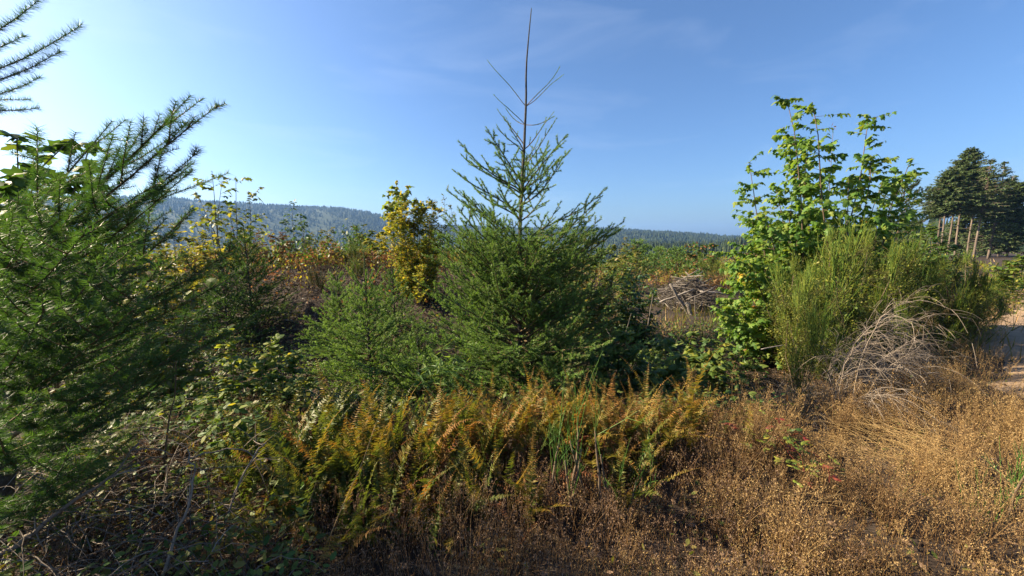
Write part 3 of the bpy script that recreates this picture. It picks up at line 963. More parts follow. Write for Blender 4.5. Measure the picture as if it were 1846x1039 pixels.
# ---- the big maple on the right
def maple():
    y = 6.2
    b = gbase(1470, y)
    rng = np.random.default_rng(101)
    pix = [(1418, 178), (1464, 184), (1566, 208), (1644, 284), (1350, 292), (1352, 380), (1318, 455), (1395, 330), (1500, 300), (1440, 300),
           (1530, 320), (1590, 330), (1490, 400), (1400, 430), (1610, 400), (1300, 560), (1330, 600), (1360, 520), (1550, 400), (1450, 470), (1310, 520), (1420, 250), (1570, 280), (1340, 440), (1370, 460), (1330, 490), (1395, 500), (1420, 540), (1380, 580), (1350, 560), (1440, 400), (1320, 560), (1300, 600), (1370, 410), (1540, 440), (1640, 340), (1460, 250), (1400, 470), (1440, 440), (1480, 450), (1345, 470), (1310, 580), (1380, 540), (1410, 590), (1510, 420), (1580, 390), (1380, 390), (1330, 540)]
    tips = tipsat(b, pix, y, rng, .35)
    accents = [(W(1345, 505, y) - b, .16, 'maple_yellow'), (W(1360, 540, y) - b, .14, 'maple_yellow'), (W(1335, 495, y - .2) - b, .14, 'maple_yellow'),
               (W(1480, 325, y) - b, .10, 'maple_yellow'), (W(1550, 365, y) - b, .10, 'maple_yellow'), (W(1553, 405, y) - b, .10, 'maple_yellow')]
    broadleaf('maple_tree', 'many-stemmed green maple with three leafy spires, right of the brush pile', 'tree', b, tips, MAPLE_LO, .105, 'maple_leaf', 102,
              f0=.14, ntw=16, twl=.58, nlv=10, r0=.014, bsp=.3, tpr=.5, individual=300, accents=accents, updir=.35, hang=.8, tipcl=7, shrink=.35, bow=.05)
    # the thin bare leader between the spires
    t = thing('bare_sapling', 'thin bare stem with one dry tuft, between the spires of the maple', 'tree', b + np.array([.25, .5, 0]))
    mb = MB()
    a = W(1490, 400, y + .5) - (b + np.array([.25, .5, 0]))
    c = W(1502, 232, y + .5) - (b + np.array([.25, .5, 0]))
    P = np.array([[0, 0, 0], a, (a + c) / 2 + [.01, 0, 0], c])
    tubes(mb, P, [.012, .008, .006, .003], 4)
    mb.build('stem', M['bark'], t)
    lf = MB()
    p = c + rng.normal(0, .03, (12, 3))
    p[6:] -= (c - a) * .32
    leaves(lf, DIAM, p, rng.normal(0, 1, (12, 3)), rng.normal(0, 1, (12, 3)), .07)
    lf.build('dry_leaves', M['rust_leaf'], t)
maple()

# ---- other leafy trees and shrubs: (name, label, category, px base, y, tips in photo pixels, ...)
def at_shrub(name, label, cat, px, y, pix, tmpl, ls, mat, seed, jit=.3, **k):
    b = gbase(px, y)
    tips = tipsat(b, pix, y, np.random.default_rng(seed), jit)
    return broadleaf(name, label, cat, b, tips, tmpl, ls, mat, seed, **k)

at_shrub('young_maple', 'slender young maple with open leafy crown against the blue ridge, left of centre', 'tree', 425, 8.4,
         [(382, 308), (425, 318), (352, 345), (448, 345), (405, 360), (440, 385), (380, 380), (420, 420), (400, 330)], MAPLE_LO, .10, 'maple_dark', 111, f0=.40, ntw=4, twl=.6, tpr=.4, nlv=6, hang=.5, updir=.6, r0=.014, tipcl=4)
at_shrub('leafy_maple', 'leafy maple behind the near fir at the left edge', 'tree', 60, 4.2,
         [(30, 242), (60, 300), (130, 250), (165, 258), (20, 330), (100, 340), (180, 330), (10, 420), (230, 380), (120, 430), (250, 430), (60, 480), (180, 470)], MAPLE_LO, .12, 'green_leaf', 112, f0=.35, ntw=9, twl=.4, nlv=6, hang=.5, r0=.016)
at_shrub('thin_alder', 'thin small-leaved young tree alone on the bank crest against the blue ridge', 'tree', 535, 13,
         [(530, 366), (515, 395), (550, 400), (540, 385), (520, 410), (555, 425), (510, 425)], OV4, .12, 'alder_leaf', 113, f0=.3, ntw=9, twl=.35, nlv=5, r0=.014)
at_shrub('yellow_willow', 'dense golden yellow willow clump left of the tall fir', 'shrub', 745, 9,
         [(710, 385), (722, 372), (733, 365), (745, 375), (757, 370), (769, 372), (780, 365), (792, 380), (714, 420), (788, 430), (726, 440), (749, 430), (772, 440), (718, 480), (737, 490), (761, 480), (780, 480), (730, 400), (765, 400), (800, 410)],
         DIAM, .066, 'yellow_leaf', 114, jit=.4, f0=.05, ntw=34, bsp=.55, twl=.36, nlv=16, updir=1.0, hang=.15, bow=.12, tpr=.6, r0=.009, mats2=('lime_leaf', .4))
at_shrub('yellow_maple', 'small pale yellow maple whose top stands above the golden willow', 'tree', 725, 9.4,
         [(715, 325), (735, 335), (750, 355), (700, 350), (695, 370), (725, 350), (760, 372)], MAPLE_LO, .11, 'yellow_small', 115, f0=.62, ntw=7, twl=.35, nlv=5, r0=.013, hang=.5, mats2=('lime_leaf', .55))
at_shrub('slim_willow', 'thin wispy willow shoots between the golden willow and the tall fir', 'shrub', 800, 9.5,
         [(800, 352), (812, 368), (786, 360), (822, 385), (790, 400), (830, 410), (845, 430)], DIAM, .055, 'olive_leaf', 116, f0=.3, ntw=18, twl=.2, nlv=7, updir=1.2, r0=.008)
at_shrub('yellowing_shrub', 'yellow-leaved shrub behind the near fir boughs, below the blue ridge', 'shrub', 305, 7.6,
         [(240, 440), (265, 415), (290, 408), (315, 400), (340, 430), (360, 420), (225, 470), (280, 460), (320, 460), (360, 470), (385, 450), (260, 500), (300, 500), (340, 500)], DIAM, .075, 'yellow_small', 117, jit=.5, f0=.10, ntw=28, twl=.34, nlv=11, r0=.009, mats2=('olive_leaf', .6))
at_shrub('green_undershrub', 'broad green shrub in the shade of the near fir boughs', 'shrub', 260, 4.4,
         [(200, 500), (240, 480), (290, 490), (330, 520), (370, 560), (180, 560), (260, 560), (320, 590), (220, 600), (380, 610), (150, 600), (280, 620)], OV4, .085, 'olive_leaf', 118, jit=.45, f0=.1, ntw=24, twl=.32, nlv=9, r0=.009, mats2=('lime_leaf', .4))
at_shrub('snowberry_bush', 'lime green round-leaved bush left of the small firs, upright sprays', 'shrub', 450, 3.1,
         [(412, 588), (425, 610), (490, 606), (475, 640), (520, 640), (545, 628), (395, 640), (440, 650), (500, 670), (555, 680), (380, 680), (460, 690), (420, 700), (530, 710), (360, 720), (580, 690), (345, 690)],
         ROUND, .042, 'lime_leaf', 119, jit=.2, f0=.12, ntw=28, twl=.24, nlv=11, r0=.006, individual=300, mats2=('green_leaf', .45), hang=.2)
at_shrub('low_green_bush', 'dark green low bush under the near fir, beside the dead twigs', 'shrub', 320, 2.7,
         [(300, 720), (340, 700), (260, 760), (360, 780), (400, 760), (300, 800), (220, 790), (430, 770), (380, 720), (260, 700), (200, 730)], OV4, .05, 'green_leaf', 120, jit=.2, f0=.1, ntw=26, twl=.22, nlv=9, r0=.005, mats2=('lime_leaf', .25))
at_shrub('salal_bush', 'leafy green bush at the left end of the ferns, beside the arched dead branch', 'shrub', 440, 2.45,
         [(400, 740), (430, 730), (460, 745), (380, 770), (420, 780), (470, 780), (350, 760), (450, 800), (490, 770)], OV4, .05, 'green_leaf', 127, jit=.15, f0=.15, ntw=26, twl=.2, nlv=9, r0=.005, mats2=('lime_leaf', .35))
at_shrub('leafy_undershrub', 'yellow-green low bush deep under the near fir at the left edge', 'shrub', 140, 2.1,
         [(90, 800), (130, 780), (170, 790), (210, 800), (150, 830), (250, 820), (60, 830), (190, 840), (230, 770)], OV4, .055, 'olive_leaf', 128, jit=.15, f0=.15, ntw=24, twl=.2, nlv=8, r0=.005, mats2=('lime_leaf', .4))
at_shrub('willow_shrub', 'olive willow shrub against the right flank of the tall fir', 'shrub', 1065, 7.0,
         [(1030, 425), (1055, 418), (1080, 430), (1100, 445), (1115, 470), (1040, 450), (1070, 470), (1095, 500), (1120, 510), (1050, 500), (1080, 530), (1110, 550), (1010, 450), (1060, 560), (1000, 430)], OV4, .07, 'olive_leaf', 121, jit=.4, f0=.1, ntw=26, twl=.34, nlv=11, r0=.01, mats2=('green_leaf', .45))
at_shrub('alder_shrub', 'green alder bush between the tall fir and the brush pile', 'shrub', 1145, 7.6,
         [(1140, 478), (1125, 500), (1160, 495), (1175, 520), (1110, 540), (1185, 560), (1150, 540), (1130, 570), (1170, 590), (1115, 590), (1150, 600), (1140, 500)], OV4, .075, 'alder_leaf', 122, jit=.35, f0=.08, ntw=30, twl=.3, nlv=11, r0=.01, mats2=('lime_leaf', .2))
at_shrub('bramble_patch', 'bramble thicket with broad glossy leaves below the brush pile', 'shrub', 1215, 5.0,
         [(1190, 600), (1220, 605), (1250, 600), (1280, 610), (1310, 620), (1170, 630), (1215, 640), (1260, 640), (1300, 650), (1330, 640), (1200, 670), (1250, 670), (1290, 680), (1340, 680), (1240, 620), (1360, 660)], OVATE, .095, 'bramble_leaf', 123, jit=.45, f0=.12, ntw=22, twl=.32, nlv=9, r0=.007, individual=300, mats2=('lime_leaf', .2), updir=.3)
at_shrub('dark_bramble', 'shaded bramble patch at the right foot of the tall fir', 'shrub', 1120, 4.2,
         [(1100, 620), (1130, 600), (1160, 620), (1085, 640), (1150, 650), (1110, 660), (1180, 670), (1070, 670), (1130, 690), (1200, 690), (1050, 690)], OVATE, .085, 'bramble_leaf', 124, jit=.4, f0=.1, ntw=22, twl=.3, nlv=9, r0=.007, individual=260, updir=.3)
at_shrub('goldenrod_clump', 'bright green narrow-leaved herb clump under the tall fir', 'plant', 815, 3.35,
         [(800, 625), (820, 640), (840, 655), (790, 650), (770, 660), (860, 670), (830, 660), (755, 680), (850, 690), (810, 670)], LANCE, .085, 'herb', 125, jit=.12, f0=.1, ntw=16, twl=.10, nlv=8, r0=.004, updir=1.2, bark='broom_green')
at_shrub('herb_clump', 'green narrow-leaved herbs beside the front sapling, behind the ferns', 'plant', 690, 3.3,
         [(688, 690), (700, 696), (670, 700), (710, 705), (655, 710), (680, 715)], LANCE, .07, 'herb', 126, jit=.1, f0=.1, ntw=16, twl=.09, nlv=8, r0=.004, updir=1.2, bark='broom_green')

gc = 'shrubs along the crest of the bank'
at_shrub('rust_shrub', 'wide reddish brown shrub on the bank crest, below the blue ridge', 'shrub', 490, 11.5,
         [(455, 430), (470, 418), (490, 414), (510, 420), (525, 435), (445, 450), (480, 440), (510, 445), (535, 455), (460, 465), (500, 465)], DIAM, .075, 'rust_leaf', 131, jit=.5, f0=.1, ntw=30, twl=.35, nlv=11, r0=.01, group=gc)
at_shrub('orange_shrub', 'low orange shrub right of the reddish brown one on the bank crest', 'shrub', 590, 11.8,
         [(560, 445), (580, 435), (600, 440), (615, 445), (570, 455), (600, 455)], DIAM, .075, 'pink_rust', 132, jit=.5, f0=.1, ntw=28, twl=.3, nlv=10, r0=.008, group=gc, mats2=('olive_leaf', .45))
at_shrub('crest_shrub', 'olive shrub near the thin young tree on the bank crest', 'shrub', 570, 14,
         [(560, 420), (580, 415), (600, 410), (590, 425), (550, 430)], OV4, .09, 'olive_leaf', 133, jit=.5, f0=.2, ntw=16, twl=.4, nlv=9, group=gc)
at_shrub('crest_shrub', 'green rounded shrub on the bank crest between the thin tree and the golden willow', 'shrub', 640, 14.5,
         [(620, 418), (640, 408), (655, 405), (668, 415), (650, 425), (630, 430)], OV4, .10, 'green_leaf', 134, jit=.5, f0=.2, ntw=18, twl=.4, nlv=9, group=gc, mats2=('olive_leaf', .4))
at_shrub('crest_shrub', 'pale yellow-leaved shrub just left of the golden willow', 'shrub', 682, 13,
         [(665, 430), (680, 422), (695, 420), (690, 435), (670, 440)], MAPLE_LO, .13, 'yellow_small', 135, jit=.4, f0=.3, ntw=12, twl=.35, nlv=8, group=gc)
at_shrub('pink_shrub', 'pinkish dry shrub at the bank crest under the pale yellow one', 'shrub', 662, 11.5,
         [(640, 460), (655, 455), (675, 455), (690, 462), (665, 465)], DIAM, .07, 'pink_rust', 136, jit=.4, f0=.1, ntw=24, twl=.3, nlv=10, group=gc)
at_shrub('rust_shrub', 'low rusty shrub on the upper bank below the pinkish one', 'shrub', 690, 10.5,
         [(670, 490), (690, 482), (705, 480), (700, 495), (680, 500)], DIAM, .06, 'rust_leaf', 137, jit=.3, f0=.1, ntw=24, twl=.3, nlv=10, group=gc)
at_shrub('bracken', 'pinkish dead bracken on the dark bank below the reddish brown shrub', 'plant', 490, 10.4,
         [(470, 500), (490, 492), (505, 498), (515, 508), (480, 505)], DIAM, .06, 'pink_rust', 138, jit=.3, f0=.1, ntw=24, twl=.3, nlv=10, group=gc)
gr = 'shrubs behind the brush pile'
at_shrub('far_shrub', 'olive shrub behind the brush pile with a taller yellow spray', 'shrub', 1135, 14,
         [(1127, 428), (1140, 440), (1120, 450), (1150, 455), (1110, 465)], OV4, .10, 'olive_leaf', 141, jit=.5, f0=.2, ntw=18, twl=.4, nlv=9, group=gr)
at_shrub('far_shrub', 'orange-topped green shrub behind the brush pile near the maple', 'shrub', 1265, 19,
         [(1240, 440), (1255, 436), (1270, 442), (1285, 438), (1295, 455), (1250, 460)], OV4, .14, 'green_leaf', 142, jit=.6, f0=.2, ntw=16, twl=.5, nlv=9, group=gr, mats2=('pink_rust', .25))
at_shrub('orange_groundcover', 'low orange shrub on the far edge of the clearing behind the brush pile', 'shrub', 1205, 15.5,
         [(1170, 492), (1190, 488), (1210, 488), (1230, 492), (1250, 490), (1270, 495), (1200, 498)], DIAM, .085, 'pink_rust', 143, jit=.6, f0=.1, ntw=24, twl=.4, nlv=10, group=gr, mats2=('yellow_small', .5))
at_shrub('rust_groundcover', 'rust red low shrub beside the left foot of the maple', 'shrub', 1285, 14,
         [(1265, 500), (1280, 496), (1295, 498), (1300, 506)], DIAM, .08, 'rust_leaf', 144, jit=.4, f0=.1, ntw=24, twl=.4, nlv=10, group=gr)
gp = 'shrubs beyond the track'
at_shrub('track_shrub', 'pale green shrub beyond the track at the right edge', 'shrub', 1828, 10,
         [(1800, 480), (1820, 470), (1842, 462), (1860, 470), (1810, 500), (1840, 500), (1870, 500), (1795, 510)], OV4, .09, 'lime_leaf', 151, jit=.6, f0=.15, ntw=24, twl=.4, nlv=10, r0=.012, group=gp, mats2=('green_leaf', .5))
at_shrub('track_shrub', 'olive low shrub where the track bends, under the pale green one', 'shrub', 1815, 8.4,
         [(1785, 530), (1805, 522), (1825, 530), (1845, 525), (1795, 550), (1830, 550), (1850, 545)], DIAM, .07, 'olive_leaf', 152, jit=.4, f0=.1, ntw=26, twl=.35, nlv=11, r0=.008, group=gp, mats2=('yellow_small', .35))
at_shrub('dark_shrub', 'dark green shrub between the maple and the tall fir stand', 'shrub', 1690, 11,
         [(1655, 420), (1675, 405), (1690, 415), (1710, 440), (1665, 450), (1695, 460), (1725, 470), (1740, 455)], OV4, .10, 'green_leaf', 153, jit=.5, f0=.2, ntw=22, twl=.45, nlv=10, r0=.012, group=gp)

# ------------------------------------------------------------------ broom
TUFTS = []
def tufts():
    """shared broom tufts, one metre tall: upright shoots, old twigs below, small leaflets"""
    rng = np.random.default_rng(199)
    for k in range(9):
        sh, lo, lf = MB(), MB(), MB()
        n = 26
        o = np.concatenate([rng.normal(0, .06, (n, 2)), rng.uniform(-.35, .15, (n, 1))], 1)
        d = nrm(np.concatenate([rng.normal(0, .09, (n, 2)) + o[:, :2] * 1.0, np.ones((n, 1))], 1))
        ln = rng.uniform(.45, 1.05, n)
        q = np.linspace(0, 1, 3)
        Q = o[:, None] + d[:, None] * (ln[:, None] * q)[:, :, None] + (rng.normal(0, .05, (n, 3)) * ln[:, None])[:, None] * (q ** 2)[None, :, None]
        tubes(sh, Q, np.array([[.009, .006, .003]]), 3)
        m = n * 5
        i = rng.integers(0, n, m)
        u = rng.uniform(.1, .85, m)[:, None]
        o2 = Q[i, 0] * (1 - u) + Q[i, -1] * u
        d2 = nrm(d[i] + rng.normal(0, .24, (m, 3)))
        tubes(sh, np.stack([o2, o2 + d2 * (ln[i] * rng.uniform(.15, .45, m))[:, None]], 1), np.array([[.0062, .0026]]), 3)
        n2 = 26
        o = np.concatenate([rng.normal(0, .10, (n2, 2)), rng.uniform(-.75, .1, (n2, 1))], 1)
        d = nrm(rng.normal(0, .6, (n2, 3)) + [0, 0, .7])
        ln = rng.uniform(.3, .85, n2)
        Q2 = o[:, None] + d[:, None] * (ln[:, None] * q)[:, :, None] + np.array([0, 0, .15]) * (ln[:, None] * q ** 2)[:, :, None]
        tubes(lo, Q2, np.array([[.0065, .004, .0022]]), 3)
        i = rng.integers(0, n2, n2 * 5)
        u = rng.uniform(.1, .9, n2 * 5)[:, None]
        o2 = Q2[i, 0] * (1 - u) + Q2[i, -1] * u
        d2 = nrm(d[i] + rng.normal(0, .5, (n2 * 5, 3)))
        tubes(lo, np.stack([o2, o2 + d2 * (ln[i] * rng.uniform(.2, .5, n2 * 5))[:, None]], 1), np.array([[.004, .0018]]), 3)
        m = 420
        i = rng.integers(0, n2, m)
        u = rng.uniform(.2, 1, m)[:, None]
        o3 = Q2[i, 0] * (1 - u) + Q2[i, -1] * u + rng.normal(0, .04, (m, 3))
        leaves(lf, DIAM, o3, rng.normal(0, 1, (m, 3)) + [0, 0, .5], rng.normal(0, 1, (m, 3)), rng.uniform(.03, .075, m))
        TUFTS.append((sh.mesh('shoots', [M['broom_top']]), lo.mesh('old_twigs', [M['broom_low']]), lf.mesh('leaflets', [M['broom_leaf']])))
tufts()

def broom_bush(label, px, y, pix, seed, group, hsh=.45, jit=.45, extra=1):
    rng = np.random.default_rng(seed)
    b = gbase(px, y)
    t = thing('broom_bush', label, 'shrub', b, group)
    allpix = list(pix)
    for _ in range(extra):
        allpix += [(a + rng.normal(0, 20), c + abs(rng.normal(20, 40))) for a, c in pix]
    for p in tipsat(b, allpix, y, rng, jit):
        h = hsh * rng.uniform(.45, 1.3)
        st = MB()
        K = 8
        P = curve(np.array([rng.normal(0, .08) + p[0] * .2, rng.normal(0, .08) + p[1] * .2, -.03]), p - np.array([0, 0, h * 1.05]), rng, K, .07, -.05)
        tubes(st, P, np.linspace(.011, .004, K), 5)
        so = st.build('stem', M['bark'], t)
        lean = nrm(P[-1] - P[0])
        for j, u in enumerate((1.0, .8, .62)):
            if j and rng.random() < .25:
                continue
            k = u * (K - 1)
            o = np.array([np.interp(k, np.arange(K), P[:, c]) for c in range(3)])
            sc = h * (1, .85, .75)[j] * rng.uniform(.8, 1.1)
            for q, me in enumerate(TUFTS[int(rng.integers(9))]):
                if q == 0 and j == 2:
                    continue
                c = link(me.name.split('.')[0], me, so, o)
                c.rotation_euler = (-lean[1] * .2 + rng.normal(0, .08), lean[0] * .2 + rng.normal(0, .08), rng.random() * 6.28)
                c.scale = (sc, sc, sc)
                if q == 2:
                    c['kind'] = 'stuff'
    return t

def broom(name, label, px, y, pix, seed, group, nsh=26, hsh=.42, dens=1.0, tm='broom_top', jit=.3, low='broom_low', leafy=1.0, cat='shrub', spread=.24):
    rng = np.random.default_rng(seed)
    b = gbase(px, y)
    t = thing(name, label, cat, b, group)
    for p in tipsat(b, pix, y, rng, jit):
        hs0, hsh = hsh, hsh * rng.uniform(.65, 1.15)
        st = MB()
        K = 8
        P = curve(np.array([rng.normal(0, .06) + p[0] * .12, rng.normal(0, .06) + p[1] * .12, -.03]), p - np.array([0, 0, hsh * .75]), rng, K, .06, -.05)
        L = np.linalg.norm(P[-1] - P[0])
        tubes(st, P, np.linspace(.012, .004, K), 5)
        st_o = st.build('stem', M['bark'], t)
        # upright shoots fanning from the upper stem, older twiggy growth below
        sh, lo, lf = MB(), MB(), MB()
        n = int(nsh * 3 * dens)
        s = rng.uniform(.72, 1.0, n)
        o = np.stack([np.interp(s * (K - 1), np.arange(K), P[:, c]) for c in range(3)], -1)
        d = nrm(np.concatenate([rng.normal(0, spread, (n, 2)), np.ones((n, 1))], 1) + nrm(P[-1] - P[0]) * .25)
        ln = hsh * rng.uniform(.45, 1.15, n) * (.55 + .55 * s)
        q = np.linspace(0, 1, 4)
        Q = o[:, None] + d[:, None] * (ln[:, None] * q)[:, :, None] + (rng.normal(0, .05, (n, 3)) * ln[:, None])[:, None] * (q ** 2)[None, :, None]
        tubes(sh, Q[:, [0, 2, 3]], np.array([[.0026, .0016, .0009]]), 3)
        # side twiglets
        m = n * (5 if leafy else 2)
        i = rng.integers(0, n, m)
        u = rng.uniform(.1, .85, m)[:, None]
        o2 = Q[i, 0] * (1 - u) + Q[i, -1] * u
        d2 = nrm(d[i] + rng.normal(0, .28, (m, 3)))
        l2 = ln[i] * rng.uniform(.18, .5, m)
        tubes(sh, np.stack([o2, o2 + d2 * l2[:, None]], 1), np.array([[.0017, .0007]]), 3)
        sh.build('shoots', M[tm], st_o)
        n2 = int(nsh * (3.2 if leafy else .4) * dens) + 1
        s = rng.uniform(.38, .95, n2)
        o = np.stack([np.interp(s * (K - 1), np.arange(K), P[:, c]) for c in range(3)], -1)
        d = nrm(rng.normal(0, .6, (n2, 3)) + np.array([0, 0, .8]) + nrm(P[-1] - P[0]) * .3)
        ln = hsh * rng.uniform(.35, .95, n2)
        Q2 = o[:, None] + d[:, None] * (ln[:, None] * q)[:, :, None] + np.array([0, 0, .12]) * (ln[:, None] * q ** 2)[:, :, None]
        tubes(lo, Q2[:, [0, 2, 3]], np.array([[.0028, .0018, .001]]), 3)
        i = rng.integers(0, n2, n2 * 4)
        u = rng.uniform(.1, .9, n2 * 4)[:, None]
        o2 = Q2[i, 0] * (1 - u) + Q2[i, -1] * u
        d2 = nrm(d[i] + rng.normal(0, .5, (n2 * 4, 3)))
        tubes(lo, np.stack([o2, o2 + d2 * (ln[i] * rng.uniform(.2, .5, n2 * 4))[:, None]], 1), np.array([[.0017, .0008]]), 3)
        lo.build('old_twigs', M[low], st_o)
        m = int(n2 * 9 * leafy)
        if m:
            i = rng.integers(0, n2, m)
            u = rng.uniform(.2, 1, m)[:, None]
            o3 = Q2[i, 0] * (1 - u) + Q2[i, -1] * u + rng.normal(0, .02, (m, 3))
            leaves(lf, DIAM, o3, rng.normal(0, 1, (m, 3)) + [0, 0, .5], rng.normal(0, 1, (m, 3)), rng.uniform(.012, .03, m))
            tag(lf.build('leaflets', M['broom_leaf'], st_o), kind='stuff')
        hsh = hs0
    return t
gb = 'broom bushes right of the maple'
broom_bush('big yellow-green broom bush in front of the maple', 1555, 4.9,
      [(1520, 400), (1545, 385), (1570, 405), (1500, 430), (1590, 440), (1620, 425), (1650, 415), (1640, 470), (1540, 450), (1570, 480), (1600, 500), (1480, 480), (1510, 500), (1550, 530), (1630, 530), (1665, 450), (1580, 540), (1660, 510)], 201, gb, .46)
broom_bush('low broom bush at the left foot of the big one, against the maple', 1455, 4.8,
      [(1420, 470), (1435, 455), (1455, 460), (1475, 455), (1415, 500), (1445, 500), (1480, 520), (1430, 530), (1470, 550)], 202, gb, .40)
broom_bush('broom bush beside the dirt track, below the tall fir stand', 1725, 5.6,
      [(1690, 470), (1705, 455), (1730, 450), (1745, 445), (1765, 470), (1785, 465), (1700, 500), (1740, 500), (1770, 510), (1720, 530), (1755, 540), (1680, 510), (1790, 490)], 203, gb, .42)
gs = 'green broom sprouts in the dry grass'
broom('broom_sprout', 'fresh green broom sprout standing in front of the ferns', 1030, 1.95,
      [(1010, 720), (1030, 690), (1043, 668), (1000, 760), (1050, 740), (1020, 760), (1040, 790)], 204, gs, 2, .42, .6, 'broom_green', .05, 'broom_green', 0, 'plant', .10)
broom('broom_sprout', 'thin green broom sprout leaning right of the bushy one among the ferns', 1100, 1.9,
      [(1085, 760), (1120, 810), (1180, 830), (1150, 800), (1075, 700)], 205, gs, 1, .36, .7, 'broom_green', .05, 'broom_green', 0, 'plant', .12)
broom('broom_sprout', 'pale green broom sprout at the right edge of the dry grass', 1790, 1.95,
      [(1840, 810), (1825, 850), (1842, 830), (1780, 890), (1850, 860), (1800, 900), (1760, 900), (1860, 800)], 206, gs, 2, .34, .7, 'broom_green', .05, 'broom_green', 0, 'plant', .14)
gq = 'broom sprigs on the bank'
broom('broom_sprig', 'upright green broom clump on the bank crest beside the orange shrub', 640, 11.5, [(630, 445), (640, 440), (650, 442), (620, 452), (660, 450)], 207, gq, 12, .5, 1, 'broom_top', .2, 'broom_low', .3, 'plant')
broom('broom_sprig', 'dim green broom sprig on the upper bank above the shaded sapling', 640, 9.8, [(635, 470), (645, 465), (652, 475)], 208, gq, 8, .45, 1, 'broom_top', .1, 'broom_low', .3, 'plant')
broom('broom_sprig', 'broom sprig lower on the dark bank, left of the bushy sapling', 570, 9.4, [(560, 485), (572, 490), (580, 498)], 209, gq, 8, .45, 1, 'broom_low', .1, 'broom_low', .3, 'plant')
broom('broom_sprig', 'sunlit broom clump on the far side of the clearing beside the maple', 1285, 15, [(1265, 468), (1280, 462), (1295, 465), (1305, 472)], 210, gq, 12, .6, 1, 'broom_top', .3, 'broom_low', .3, 'plant')

# ------------------------------------------------------------------ dead brush
def arching(mb, rng, o, d0, ln, K=9, sag=.5, wob=.05, r=(.003, .001), sides=3):
    """N twigs that start along d0 and sag under their weight"""
    N = len(o)
    q = np.linspace(0, 1, K)
    P = o[:, None] + d0[:, None] * (ln[:, None] * q)[:, :, None] - np.array([0, 0, 1.0]) * (sag * ln[:, None] * q ** 2.0)[:, :, None]
    w = np.cumsum(rng.normal(0, wob, (N, K, 3)), 1) * (ln / K)[:, None, None]
    P = P + w
    tubes(mb, P, np.linspace(r[0], r[1], K)[None], sides)
    return P

def dead_bush():
    rng = np.random.default_rng(301)
    b = gbase(1520, 3.4)
    t = thing('dead_broom', 'dead grey broom bush bowed over to the right, in front of the green bushes', 'shrub', b)
    # main bowed limbs
    main = MB()
    tips = [(1700, 700), (1600, 700), (1640, 710), (1560, 640), (1665, 545), (1690, 570), (1700, 610), (1640, 560), (1710, 640), (1610, 590), (1580, 620), (1690, 650), (1650, 640), (1620, 660)]
    allP = []
    for k, (px, py) in enumerate(tips):
        tip = W(px - 42, py - 2, 3.4 + rng.normal(0, .25)) - b
        a = rng.normal(0, .05, 3) * [1, 1, 0]
        q = np.linspace(0, 1, 10)[:, None]
        P = a + (tip - a) * q + np.array([-.25, 0, .30]) * np.linalg.norm(tip) * q * (1 - q) * 1.6
        P += np.cumsum(rng.normal(0, .008, P.shape), 0)
        m1 = MB()
        tubes(m1, P, np.linspace(.006, .0016, 10), 5)
        m1.build('limb', M['dead_twig'], t)
        allP.append(P)
    tw = MB()
    for P in allP:
        n = 42
        s = rng.uniform(.2, 1, n) * 9
        o = np.stack([np.interp(s, np.arange(10), P[:, c]) for c in range(3)], -1)
        tg = nrm(P[-1] - P[4])
        d = nrm(tg * .9 + np.array([.35, 0, .15]) + rng.normal(0, .42, (n, 3)))
        ln = rng.uniform(.15, .5, n)
        Q = arching(tw, rng, o, d, ln, K=7, sag=.5, wob=.14, r=(.0018, .0007))
        i = rng.integers(0, n, n * 2)
        j = rng.integers(2, 7, n * 2)
        o2 = Q[i, j]
        d2 = nrm(nrm(Q[i, j] - Q[i, j - 1]) + rng.normal(0, .4, (n * 2, 3)))
        arching(tw, rng, o2, d2, rng.uniform(.06, .2, n * 2), K=4, sag=.5, r=(.0014, .0007))
    # the hanging inner mass
    n = 130
    o = np.stack([rng.uniform(-.1, .75, n), rng.normal(0, .25, n), rng.uniform(.1, .62, n)], -1)
    d = nrm(np.stack([rng.normal(.5, .5, n), rng.normal(0, .5, n), rng.normal(.2, .5, n)], -1))
    arching(tw, rng, o, d, rng.uniform(.15, .45, n), sag=.8, r=(.0022, .0008))
    tag(tw.build('dead_twigs', M['dead_twig'], t), kind='stuff')
dead_bush()

def tuft():
    rng = np.random.default_rng(302)
    b = gbase(1472, 3.2)
    n = 130
    o = rng.normal(0, .05, (n, 3)) * [1, 1, .3]
    d = nrm(np.stack([rng.normal(.25, .4, n), rng.normal(0, .4, n), rng.uniform(.7, 1.2, n)], -1))
    mb = MB()
    arching(mb, rng, o, d, rng.uniform(.28, .5, n), sag=1.15, r=(.0022, .0009), K=10)
    tag(mb.build('dead_tuft', M['dead_twig'], None, b), 'small rounded tuft of dead grey stems left of the dead broom', 'plant')
tuft()

def brown_undergrowth():
    """dim brown stems at the foot of the maple and broom"""
    rng = np.random.default_rng(303)
    mb = MB()
    n = 900
    px = rng.uniform(1330, 1560, n)
    y = rng.uniform(3.4, 4.8, n)
    x = (px - 923) / FPX * (y + .2)
    o = np.stack([x, y, H(x, y) + rng.uniform(0, .15, n)], -1)
    d = nrm(np.concatenate([rng.normal(0, .6, (n, 2)), rng.uniform(.3, 1.2, (n, 1))], 1))
    arching(mb, rng, o, d, rng.uniform(.2, .7, n), sag=.35, r=(.0028, .001), K=6)
    tag(mb.build('brushwood', M['dead_dark']), 'tangled brown stems at the foot of the maple and broom bushes', 'brush', kind='stuff')
brown_undergrowth()

